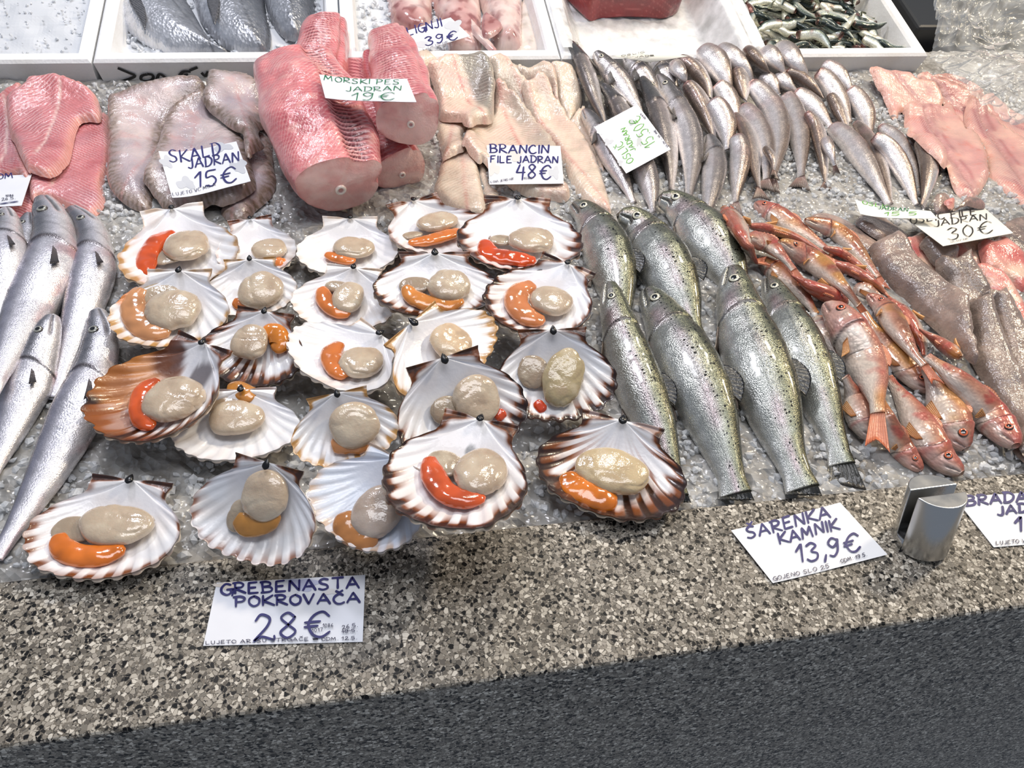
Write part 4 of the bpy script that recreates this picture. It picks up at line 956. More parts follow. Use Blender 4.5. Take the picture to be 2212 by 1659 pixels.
def c_whiting(t, d, u, v, X, sd):
    n = fbm(X, 45, sd, 3)
    c = lerp(np.tile(srgb(236, 230, 228), (len(t), 1)), srgb(212, 206, 206), sstep(-.6, -.1, d)); c = lerp(c, srgb(172, 160, 154), sstep(.05, .5, d)); c = lerp(c, srgb(126, 110, 100), sstep(.5, .9, d))
    c = lerp(c, srgb(190, 150, 150), .35 * sstep(.45, .7, n) * sstep(.6, 0, t))
    c = lerp(c, srgb(120, 108, 96), .35 * np.exp(-((d - .25) / .04) ** 2))
    return lerp(c, c * .8, .5 * sstep(.5, .72, fbm(X, 130, sd + 3, 2)))
def c_whiting_head(t, d, u, v, X, sd):
    c = c_whiting(t, d, u, v, X, sd); c = lerp(c, srgb(108, 110, 114), .45 * sstep(0, .7, d)); hd = 1 - sstep(.17, .21, t)
    c = lerp(c, srgb(70, 72, 74), .75 * hd * sstep(-.1, .45, d)); return lerp(c, srgb(196, 186, 172), .45 * hd * sstep(0, -.5, d))
def mullet_fn(red, white, brown):
    def f(t, d, u, v, X, sd):
        n = fbm(X, 38, sd, 3); n2 = fbm(X, 85, sd + 3, 2)
        c = lerp(np.tile(srgb(222, 206, 192), (len(t), 1)), srgb(198, 138, 112), sstep(-.7 + white * .7, .2 + white * .5, d))
        c = lerp(c, srgb(178, 88, 68), red * sstep(.1, .8, d + (n - .5) * 1.6)); c = lerp(c, srgb(132, 84, 58), brown * sstep(-.3, .5, d + (n2 - .5)))
        c = lerp(c, srgb(184, 62, 54), red * .7 * sstep(.58, .7, n2) * sstep(-.5, .1, d))
        c = lerp(c, srgb(222, 160, 70), .55 * sstep(.55, .72, fbm(X, 24, sd + 7, 2)) * sstep(-.6, .1, d))
        hd = 1 - sstep(.2, .25, t); c = lerp(c, srgb(206, 120, 104), .5 * hd * sstep(.35, .65, n)); c = lerp(c, srgb(196, 60, 56), .5 * red * np.exp(-((t - .2) / .02) ** 2))
        return c * .82
    return f
def c_anch(t, d, u, v, X, sd):
    n = fbm(X, 80, sd, 2)
    c = lerp(np.tile(srgb(236, 234, 214), (len(t), 1)), srgb(196, 204, 200), sstep(-.5, .0, d)); c = lerp(c, srgb(96, 108, 100), sstep(.12, .3, d)); c = lerp(c, srgb(36, 46, 42), sstep(.35, .7, d))
    return lerp(c, srgb(150, 84, 74), .5 * sstep(.62, .72, n) * (t < .35))

def z3(x, y): return (1200 + x / 3.607, y / 3.607)
def z4(x, y): return (1600 + x / 3.319, y / 3.319)
def z7(x, y): return (1200 + x / 2.241, 380 + y / 2.241)
def z8(x, y): return (1540 + x / 2.513, 400 + y / 2.513)
def mp(f, pts): return [f(*p) for p in pts]

def build_whitings():
    g1, g2 = 'silver whitings with heads', 'headless silver whitings'
    WH = [  # pts (zoomed), half height, eye?, label, dorsal side
        ([(100, 320), (190, 450), (260, 620), (320, 800), (370, 920), (400, 1010)], 84, 1, 'whiting with head raised highest, first on the left against the foam box rim', 0),
        ([(308, 408), (400, 520), (500, 640), (580, 760), (640, 850), (690, 950)], 88, 1, 'whiting whose dark grey head points up left, right of the topmost whiting head', 1),
        ([(545, 450), (630, 545), (710, 640), (770, 740), (810, 830)], 86, 0, 'dark whiting with its head tucked under the paper on the box rim', 2),
        ([(745, 470), (830, 560), (900, 660), (940, 760)], 82, 0, 'whiting with a silvery head just right of the dark one under the paper', 3),
        ([(355, 660), (435, 740), (500, 840), (560, 960), (600, 1090), (650, 1200)], 95, 1, 'whiting with head just above the tilted green-inked price card', 4),
        ([(220, 860), (300, 970), (380, 1110), (460, 1270), (540, 1430), (610, 1590)], 92, 0, 'dark-backed whiting running left of and under the tilted price card', 5),
        ([(560, 1060), (640, 1200), (710, 1380), (745, 1520), (760, 1660)], 98, 0, 'whiting whose silver tail half comes out below the tilted price card', 6),
        ([(675, 605), (750, 740), (830, 940), (875, 1150), (900, 1330), (905, 1490)], 104, 1, 'long whiting with a big dark eye right of the tilted price card', 7),
        ([(800, 590), (880, 720), (965, 880), (1040, 1060), (1065, 1250), (1055, 1400), (1035, 1560)], 108, 1, 'whiting with a gaping gill and a red gash in its flank', 8),
        ([(1190, 1060), (1235, 1220), (1225, 1430), (1190, 1620), (1170, 1720)], 100, 0, 'brownish whiting in the front row right of the gashed one, tail hidden by a trout', 9),
    ]
    HL = [  # headless: pts in z3
        ([(920, 500), (985, 580), (1020, 660)], 62, 'headless whiting peeping out behind the red-gashed whiting head', 20, 0),
        ([(970, 470), (1080, 550), (1170, 660), (1210, 770)], 92, 'dark-topped headless whiting next to the paper on the box rim', 21, 0),
        ([(1140, 395), (1250, 490), (1320, 620), (1365, 740)], 104, 'headless whiting with its cut end up on the box rim, widest there', 22, 0),
        ([(1280, 380), (1390, 455), (1490, 550), (1530, 640)], 80, 'headless whiting with a pink ragged cut on the box rim, second there', 23, 0),
        ([(1500, 400), (1585, 480), (1660, 570)], 76, 'short headless whiting on the box rim, third cut end from the left', 24, 0),
        ([(1630, 395), (1715, 475), (1785, 560)], 76, 'short headless whiting on the box rim, fourth cut end from the left', 25, 0),
        ([(1745, 365), (1830, 440), (1920, 540), (1965, 610)], 86, 'brown-backed headless whiting overhanging the anchovy box rim', 26, 0),
        ([(1415, 540), (1450, 650), (1475, 780)], 80, 'dark glossy headless whiting hanging below the two pink cut ends', 27, 0),
        ([(1620, 590), (1690, 660), (1740, 740)], 62, 'small tan headless whiting lying right of the widest ragged one', 28, 0),
        ([(1730, 580), (1800, 650), (1880, 710)], 58, 'small grey headless whiting, ragged cut, right of the small tan one', 29, 0),
        ([(1795, 565), (1910, 610), (2010, 690), (2090, 770)], 72, 'headless whiting sloping right across the upper rows behind', 30, 0),
        ([(2040, 560), (2110, 620), (2180, 720), (2240, 830), (2290, 960)], 78, 'long headless whiting, pinkish back, near the right side of the pile', 31, 0),
        ([(2090, 500), (2190, 560), (2260, 640), (2310, 720)], 64, 'headless whiting behind at the top right corner of the pile', 32, 0),
        ([(1020, 650), (1110, 770), (1190, 930), (1240, 1090)], 94, 'headless whiting with an oblique pink cut right of the silver gaping head', 33, 0),
        ([(1255, 650), (1325, 735), (1385, 850), (1425, 950)], 80, 'headless whiting with a reddish cut in the middle of the second row', 34, 0),
        ([(1860, 720), (1970, 800), (2080, 910), (2150, 990)], 80, 'headless whiting sloping to the right in the third row', 35, 0),
        ([(2140, 740), (2190, 830), (2240, 940), (2280, 1030)], 68, 'tan striped headless whiting between the two long right-hand ones', 36, 0),
        ([(2290, 690), (2370, 800), (2425, 920), (2450, 1060)], 78, 'smooth headless whiting at the right edge of the upper rows', 37, 0),
        ([(1515, 650), (1615, 740), (1710, 890), (1745, 1090), (1715, 1290), (1690, 1390)], 94, 'large headless whiting with a ragged pink cut and curved tail', 38, 1),
        ([(1640, 1160), (1690, 1240), (1700, 1330)], 48, 'small headless whiting tail showing between two front-row whitings', 39, 1),
        ([(1225, 780), (1290, 890), (1335, 1020), (1335, 1170)], 92, 'headless whiting with a blunt pink cut right of the gashed one', 40, 0),
        ([(1460, 830), (1550, 940), (1620, 1100), (1645, 1250), (1640, 1400)], 86, 'silver headless whiting in the front row with a bent tail, third from left', 41, 1),
        ([(1400, 900), (1475, 1010), (1530, 1160), (1555, 1330), (1590, 1470)], 78, 'headless whiting with a forked tail fin reaching lowest onto the ice', 42, 1),
        ([(1410, 1060), (1440, 1190), (1430, 1330), (1410, 1480), (1400, 1580)], 84, 'round-headed brown-topped whiting body, front row, touching the brownish whole one', 43, 1),
        ([(1800, 745), (1855, 880), (1900, 1050), (1915, 1230), (1912, 1380)], 90, 'straight headless whiting with a dark purple cut end and dark tail', 44, 1),
        ([(1960, 880), (2030, 990), (2070, 1140), (2090, 1300), (2105, 1430)], 72, 'slim headless whiting right of the straight one, tail on bare ice', 45, 1),
        ([(2100, 1080), (2140, 1180), (2175, 1290)], 46, 'dark headless whiting tail in the gap of the front row', 46, 1),
        ([(2160, 985), (2290, 1100), (2400, 1250), (2490, 1400), (2570, 1540), (2600, 1600)], 90, 'long reddish-headed headless whiting sloping right to the green-inked strip', 47, 0),
        ([(2350, 970), (2440, 1090), (2510, 1230), (2575, 1410), (2620, 1580)], 78, 'headless whiting with a narrow dark neck, second from the green-inked strip', 48, 0),
        ([(2530, 985), (2650, 1070), (2730, 1200), (2800, 1350), (2830, 1520)], 58, 'gutted dark-bellied headless whiting lying open on its side', 49, 0),
        ([(2480, 1060), (2600, 1160), (2690, 1300), (2760, 1460), (2810, 1600)], 76, 'silver headless whiting in front of the gutted dark one', 50, 0),
        ([(2840, 1120), (2890, 1210), (2910, 1330), (2890, 1480), (2860, 1610)], 84, 'plump headless whiting at the right end of the pile beside the pink fillets', 51, 0),
    ]
    items = [(min(p[1] for p in w[0]), 'W', w) for w in WH] + [(min(p[1] for p in h[0]) + (0 if not h[4] else 60), 'H', h) for h in HL]
    for _, kind, it in sorted(items, key=lambda q: q[0]):
        px = mp(z3, it[0]); hw = it[1] / 3.607
        if kind == 'W':
            fish('whiting', it[3], 'fish', g1, px, hw, 'whiting', c_whiting_head, M['silver'], dors=1 if it[4] not in (7, 4, 0) else -1, roll=35, eye=(.08, 80, .23) if it[2] else None, ring=(206, 198, 176), seed=it[4], nu=90, nv=44, stiff=2, rad=.2, hs=1.4,
                 pect=(.24, 95, 1.6, 1, (150, 140, 130), (70, 66, 62)))
        else:
            fish('whiting', it[2], 'fish', g2, px, hw, 'headless', c_whiting, M['silver'], dors=1 if it[3] % 3 else -1, roll=38, headed=False, seed=it[3], nu=70, nv=36, stiff=2, rad=.2,
                 tail=(1.5, .85, .25) if it[4] else None, tailcol=((150, 118, 108), (58, 54, 48)))

def build_trouts():
    g = 'speckled trout in two rows'
    T = [
        ([(85, 140), (165, 200), (240, 330), (285, 480), (305, 620), (320, 760)], 118, 1, 'trout at the left of the back row, its head beside a dark-rimmed scallop', 'tail'),
        ([(305, 190), (390, 225), (480, 340), (555, 490), (620, 640), (665, 790)], 132, 1, 'middle trout of the back row with a pale flank and pink sheen'),
        ([(500, 110), (585, 140), (690, 240), (780, 370), (850, 490), (900, 620)], 125, 1, 'trout at the right of the back row with its red mouth agape'),
        ([(262, 520), (285, 640), (345, 840), (415, 1040), (490, 1230), (550, 1420), (585, 1560)], 118, 1, 'trout in the front row partly covered by black-rimmed scallops'),
        ([(440, 555), (525, 690), (625, 880), (715, 1080), (785, 1270), (840, 1430), (870, 1545)], 150, 1, 'dense-spotted trout second in the front row, pink blush on its side'),
        ([(855, 445), (885, 620), (955, 840), (1035, 1070), (1100, 1280), (1160, 1430), (1195, 1520)], 152, 1, 'largest trout, centre of the front row, pectoral fin held out at left'),
        ([(1030, 500), (1085, 620), (1170, 810), (1245, 1000), (1310, 1180), (1360, 1310), (1385, 1400)], 120, 1, 'trout at the right of the front row with a dark fanned tail fin'),
    ]
    for k in (0, 1, 2, 3, 4, 6, 5):
        t = T[k]; px = mp(z7, t[0]); hw = t[1] / 2.241
        fish('trout', t[3], 'fish', g, px, hw, 'trout', c_trout, M['trout'], dors=1, roll=30, nu=220, nv=110, eye=(.078, 84, .20), ring=(222, 218, 196), seed=60 + k,
             tail=(.85, .72, .1) if k == 6 else ((.16, .5, .02) if k in (3, 4, 5) else None), tailcol=((70, 68, 60), (12, 12, 14)),
             dorsal=(.46, .60, .40, (40, 40, 36), (10, 11, 12)), pect=(.225, 150, 1.15, .8, (128, 112, 98), (84, 72, 62)), pelvic=(.56, .5, (120, 105, 96), (60, 54, 52)), gill=.19, belly=1.06, hs=1.35)

def build_hakes():
    g = 'large silver hake at the left'
    Hk = [
        ([(185, 120), (160, 260), (110, 450), (50, 650), (0, 850)], 95, 'hake mostly hidden behind the upper big one, only eye and brow showing', -1),
        ([(40, 95), (45, 240), (20, 480), (-20, 760), (-60, 1000)], 112, 'hake cut by the left edge of the photo beside the paper card', -1),
        ([(440, 85), (560, 230), (575, 430), (530, 640), (470, 850), (400, 1060), (330, 1260)], 128, 'hake behind at right of the left pile with open gill and dark pectoral fin', -1),
        ([(330, 750), (270, 920), (210, 1090), (120, 1310), (20, 1570), (-60, 1760)], 132, 'hake in the lower pile with its pink head turned up, between two others', -1),
        ([(265, 25), (325, 190), (330, 360), (265, 540), (180, 730), (90, 910), (10, 1080), (-60, 1230)], 165, 'topmost big hake of the left pile, blue-grey head pointing up', -1),
        ([(600, 715), (625, 880), (585, 1080), (500, 1300), (390, 1530), (260, 1780), (100, 2050), (-30, 2250)], 152, 'foremost hake with its tail trailing to the ledge at lower left', -1),
    ]
    for k, t in enumerate(Hk):
        fish('hake', t[2], 'fish', g, mp(z5, t[0]), t[1] / 2.86, 'hake', c_hake, M['silver'], dors=t[3], roll=8, nu=170, nv=80, eye=(.08, 74, .22), ring=(150, 150, 140), seed=80 + k,
             pect=(.245, 98, 1.5, .35, (96, 86, 86), (30, 30, 32)), gill=.2, belly=1.05, hs=1.75)

def build_mullets(which):
    g = 'red mullet in a loose pile'
    R, Wt, B = (1, .2, .1), (.75, 1, .0), (.5, .0, .9)
    Q = [  # pts head->tail in z8, half height, type, eye ring, label, dorsal, tail
        ([(130, 420), (250, 400), (370, 490), (480, 590), (560, 700)][1:], 62, R, 0, 'red mullet pressed flat along the right-hand trout', 1, 0),
        ([(560, 720), (620, 830), (680, 960)], 66, (.5, 1, .1), 0, 'whitish mullet body under the big white-bellied mullet', 1, 0),
        ([(60, 125), (120, 210), (180, 320), (230, 420)], 76, Wt, 0, 'red and white mullet nearest the gaping trout, tail down', -1, 1),
        ([(230, 100), (340, 165), (450, 240), (560, 310), (640, 365)], 64, (.9, .3, .3), 0, 'pinkish mullet at the back of the pile, snout on the ice', 1, 1),
        ([(500, 190), (640, 235), (740, 310), (830, 410), (900, 500)], 52, B, 0, 'orange-brown mullet arching along the grey fillets', 1, 1),
        ([(200, 220), (330, 245), (450, 285), (560, 345), (650, 400)], 44, Wt, 0, 'slim white-flanked mullet below the pinkish back one', -1, 1),
        ([(600, 340), (700, 370), (800, 440), (880, 500)], 38, Wt, 0, 'thin whitish mullet between two orange-brown ones', -1, 0),
        ([(640, 420), (780, 475), (890, 545), (960, 610)], 50, (.8, .6, .1), 0, 'pink barred mullet in the middle of the pile', -1, 1),
        ([(770, 550), (840, 580), (920, 610)], 48, (.1, .9, .5), 0, 'yellowish grey mullet head wedged in the middle of the pile', 1, 0),
        ([(200, 290), (300, 320), (380, 390), (440, 460)], 56, (.9, .2, .3), 0, 'orange mullet curving with its tail fin over the reds', 1, 1),
        ([(730, 640), (650, 605), (550, 560), (430, 490)], 72, R, 1, 'deep red mullet with its eye facing the white-bellied mullet', 1, 0),
        ([(360, 310), (500, 385), (620, 470), (720, 565), (790, 650)], 66, B, 0, 'long brown-orange mullet across the middle of the pile', 1, 1),
        ([(950, 620), (1060, 730), (1130, 850), (1150, 930)], 64, (1, .8, 0), 0, 'red-striped white mullet under the slim brown one', -1, 0),
        ([(1345, 935), (1280, 890), (1210, 840), (1120, 780)], 58, Wt, 0, 'mullet snout poking right beside the grey fillet', 1, 0),
        ([(870, 1380), (830, 1290), (775, 1170), (720, 1040)], 88, (.9, .3, .2), 1, 'red mullet at the bottom left, head down beside the fanned trout tail', -1, 0),
        ([(1190, 1120), (1110, 1060), (1010, 950), (910, 830), (820, 690)], 70, B, 1, 'brown mullet head down under the slim brown one', -1, 0),
        ([(1130, 1550), (1040, 1450), (970, 1330), (910, 1150)], 66, (.8, .1, .6), 1, 'brownish mullet with its snout lowest on the ice, third from left', -1, 0),
        ([(1375, 1430), (1330, 1370), (1280, 1260), (1220, 1120), (1160, 1000)], 108, (.6, .9, .1), 1, 'broad-faced white mullet with a round orange-ringed eye', -1, 0),
        ([(1645, 1415), (1545, 1300), (1430, 1165), (1300, 1035), (1160, 930)], 96, R, 1, 'bright red mullet at the right, head toward the chrome clamp', -1, 0),
        ([(1350, 1565), (1240, 1480), (1150, 1350), (1060, 1200), (950, 1040)], 92, (.9, .6, .1), 1, 'red mullet with yellow stripe and red head nearest the ledge', -1, 0),
        ([(840, 595), (930, 670), (1015, 800), (1095, 920), (1150, 980)], 66, B, 0, 'slim brown mullet on top with a long orange tail fin', 1, 2),
        ([(610, 650), (690, 720), (785, 870), (850, 1020), (885, 1150), (895, 1240)], 112, (.45, 1.25, .0), 0, 'big white-bellied mullet on top with its tail fin pointing at the ledge', 1, 2),
    ]
    for k, q in enumerate(Q):
        if (k < 2) != (which == 0): continue
        fish('red_mullet', q[4], 'fish', g, mp(z8, q[0]), q[1] / 2.513, 'mullet', mullet_fn(*q[2]), M['mullet'], dors=q[5], roll=30, nu=110, nv=54, eye=(.11, 78, .24) if (q[3] or k in (2, 3, 11, 20, 21)) else None, ring=(214, 104, 60), seed=120 + k,
             tail=(2.0 if q[6] == 2 else 1.6, .5, .3) if q[6] else None, tailcol=((206, 130, 96), (196, 110, 76)), gill=.22, hs=1.15,
             pect=(.27, 110, 1.1, .7, (220, 150, 90), (226, 170, 110)), dorsal=(.35, .5, .25, (205, 130, 95), (190, 120, 90)))

# ------------------------------------------------------------------ fillets and flatfish
def z1(x, y): return (x / 2.989, y / 2.989)
def z1r(x, y): return (x / 3.015, 150 + y / 3.015)
def z2(x, y): return (700 + x / 3.457, y / 3.457)
def zC(x, y): return (1840 + x / 3.608, 100 + y / 3.608)
def f_som(per=.0062, lean=1.3, mid=0.0, tint=(202, 120, 122)):
    def f(u, v, d, X, Ln, sd):
        n = fbm(X, 30, sd, 3)
        ph = (u * Ln - abs(v - mid) * lean + .004 * (n - .5)) / per * 2 * math.pi
        st = sstep(.15, .95, np.sin(ph + 2 * (n - .5)))
        c = lerp(np.tile(srgb(*tint), (len(u), 1)), srgb(184, 100, 104), sstep(.4, .7, n)); c = lerp(c, srgb(186, 140, 150), .35 * sstep(.45, .7, fbm(X, 16, sd + 3, 2)))
        
        c = lerp(c, srgb(244, 214, 202), .85 * np.exp(-((v - mid + .003 * (n - .5)) / .0016) ** 2) * sstep(.02, .1, u) * (1 - sstep(.9, .98, u)))
        return lerp(c, srgb(240, 182, 158), .55 * (1 - sstep(0, .010, d)))
    return f
def f_white(pink=.5, skin=0.0, stripe=True, tint=(218, 198, 178), sc=1):
    def f(u, v, d, X, Ln, sd):
        n = fbm(X, 25, sd, 3); n2 = fbm(X, 60, sd + 5, 3)
        c = lerp(np.tile(srgb(*tint), (len(u), 1)), srgb(226, 176, 160), pink * sstep(.35, .7, n)); c = lerp(c, srgb(176, 160, 140), .5 * sstep(.5, .75, n2))
        ph = np.sin((u * Ln - abs(v) * .9) / .008 * 2 * math.pi); c = lerp(c, srgb(236, 222, 204), .22 * sstep(.4, 1, ph))
        if stripe: c = lerp(c, srgb(196, 96, 92), (.35 + .4 * pink) * np.exp(-((v + .003 * (n - .5)) / .0028) ** 2) * (.4 + .6 * sstep(.35, .6, n2)))
        if skin: c = lerp(c, srgb(126, 122, 112), skin * sstep(.006, .016, v))
        return lerp(c, srgb(236, 214, 196), .35 * (1 - sstep(0, .006, d)))
    return f
def f_pink(u, v, d, X, Ln, sd):
    n = fbm(X, 24, sd, 3); n2 = fbm(X, 70, sd + 5, 3)
    c = lerp(np.tile(srgb(226, 182, 168), (len(u), 1)), srgb(212, 158, 152), sstep(.4, .65, n))
    mid = np.exp(-(v / .012) ** 2); c = lerp(c, srgb(186, 132, 132), .75 * mid); c = lerp(c, srgb(158, 70, 78), .6 * np.exp(-((abs(v) - .011) / .003) ** 2) * sstep(.45, .6, n))
    c = lerp(c, srgb(150, 110, 108), .5 * np.exp(-(v / .0012) ** 2)); ph = np.sin((u * Ln - abs(v) * 1.0) / .0055 * 2 * math.pi)
    c = lerp(c, srgb(226, 186, 176), .3 * mid * sstep(.3, 1, ph)); c = lerp(c, srgb(240, 190, 164), .45 * (1 - sstep(0, .012, d)))
    return lerp(c, srgb(216, 118, 98), .4 * sstep(.6, .75, n2) * (1 - mid))
def f_grey(pinkness=0.0):
    def f(u, v, d, X, Ln, sd):
        n = fbm(X, 26, sd, 3); n2 = fbm(X, 80, sd + 2, 3)
        c = lerp(np.tile(srgb(172, 150, 136), (len(u), 1)), srgb(128, 112, 104), sstep(.35, .7, n)); c = lerp(c, srgb(196, 176, 160), .4 * sstep(.5, .75, n2))
        c = lerp(c, srgb(206, 150, 140), pinkness * sstep(.3, .6, n2)); ph = np.sin((u * Ln - abs(v) * .6) / .006 * 2 * math.pi)
        c = lerp(c, srgb(104, 94, 90), .25 * sstep(.5, 1, ph)); c = lerp(c, srgb(96, 88, 82), .5 * np.exp(-((v - .002) / .0015) ** 2))
        return .84 * lerp(c, srgb(110, 98, 90), .45 * (1 - sstep(0, .006, d)))
    return f
def f_scrap(u, v, d, X, Ln, sd):
    n = fbm(X, 40, sd, 3); n2 = fbm(X, 22, sd + 2, 2)
    c = lerp(np.tile(srgb(222, 150, 138), (len(u), 1)), srgb(232, 204, 178), sstep(.4, .65, n2)); return lerp(c, srgb(196, 92, 88), .8 * sstep(.52, .68, n))
def f_flat(u, v, d, X, Ln, sd):
    n = fbm(X, 14, sd, 3); n2 = fbm(X, 60, sd + 3, 3)
    c = lerp(np.tile(srgb(190, 172, 174), (len(u), 1)), srgb(212, 194, 190), sstep(.4, .65, n)); c = lerp(c, srgb(206, 158, 152), .45 * sstep(.55, .7, n2)); c = lerp(c, srgb(158, 148, 156), .5 * sstep(.5, .72, fbm(X, 22, sd + 9, 2)))
    st = .5 + .5 * np.sin(np.arctan2(v, (u - .5) * Ln) * 150 + 6 * n)
    rimm = 1 - sstep(.004, .024, d + .008 * (n - .5)); c = lerp(c, srgb(122, 98, 66), .85 * rimm * (.5 + .5 * st)); c = lerp(c, srgb(84, 72, 58), .4 * rimm * sstep(.6, .9, st))
    return lerp(c, srgb(190, 120, 116), .4 * np.exp(-(v / .0016) ** 2) * sstep(.2, .4, u))

def rel_som(per=.0062, lean=1.3):
    def r(u, v, d, Ln): return .0007 * np.sin((u - abs(v) * lean) / per * 2 * math.pi) - .0012 * np.exp(-(v / .002) ** 2)
    return r
def build_som():
    g = 'pink catfish fillets'
    F = [('catfish fillet at the lower left, salmon pink, under the paper card', [(-60, 640), (60, 660), (190, 660), (260, 720), (250, 860), (200, 1000), (120, 1080), (0, 1040), (-80, 900)], .009, ((60, 660), (60, 1060)), .0),
         ('right-hand catfish fillet folded over at its lower end', [(330, 330), (520, 330), (640, 325), (700, 300), (722, 480), (715, 610), (668, 740), (680, 850), (640, 920), (580, 950), (470, 910), (340, 860), (215, 850), (180, 760), (200, 600)], .011, ((470, 330), (350, 860)), .0),
         ('catfish fillet cut by the left edge of the photo', [(-120, 260), (-20, 200), (60, 140), (150, 120), (170, 300), (130, 480), (190, 670), (120, 700), (0, 700), (-120, 690)], .009, ((40, 170), (20, 690)), .0),
         ('topmost catfish fillet with a white centre line and herringbone stripes', [(45, 200), (120, 130), (240, 75), (370, 58), (450, 80), (540, 110), (620, 170), (655, 255), (645, 325), (545, 330), (495, 380), (470, 480), (440, 600), (370, 690), (300, 698), (240, 680), (180, 650), (130, 560), (90, 470), (58, 420), (50, 320)], .012, ((420, 95), (245, 640)), .0)]
    for k, (lab, poly, th, ax, md) in enumerate(F):
        slab('catfish_fillet', lab, 'fish fillet', g, mp(z1r, poly), th, mp(z1r, ax), f_som(), M['som'], space=.0034, seed=200 + k, edge=.014, relief=rel_som())
def build_flat():
    g = 'pale flatfish lying belly up'
    F = [('flatfish at the left of its heap with a bristly brown fin edge', [(720, 680), (800, 610), (900, 550), (1050, 510), (1200, 485), (1300, 500), (1330, 600), (1230, 700), (1120, 790), (1060, 880), (1050, 1000), (1060, 1120), (1010, 1220), (960, 1340), (850, 1330), (750, 1270), (700, 1180), (690, 1000), (700, 800)], .022, ((1250, 520), (820, 1300))),
         ('lower right flatfish of the heap, tail toward the scallops', [(1540, 850), (1650, 840), (1740, 880), (1760, 1050), (1780, 1150), (1750, 1250), (1650, 1340), (1590, 1400), (1480, 1410), (1420, 1340), (1480, 1200), (1500, 1000)], .020, ((1660, 860), (1520, 1380))),
         ('middle flatfish lying under the blue-inked price card', [(1000, 960), (1060, 800), (1130, 700), (1250, 620), (1340, 655), (1420, 740), (1510, 815), (1580, 890), (1620, 1040), (1640, 1200), (1500, 1280), (1350, 1340), (1200, 1370), (1060, 1350), (960, 1210), (915, 1120)], .024, ((1280, 630), (1220, 1340))),
         ('rounded flatfish on top at the right of its heap, tail hanging down', [(1300, 590), (1320, 510), (1390, 462), (1480, 450), (1580, 460), (1650, 500), (1710, 575), (1735, 700), (1725, 800), (1670, 835), (1680, 900), (1710, 960), (1650, 1000), (1590, 990), (1570, 900), (1560, 840), (1500, 810), (1400, 740), (1330, 690)], .026, ((1500, 460), (1620, 950)))]
    for k, (lab, poly, th, ax) in enumerate(F):
        slab('flatfish', lab, 'fish', g, mp(z1, [(x, y + 34 * max(0, 720 - y) / 250) for x, y in poly]), th * .8, mp(z1, ax), f_flat, M['pale_flesh'], seed=220 + k, edge=.05, space=.0036, smoothk=6, lift=.002)
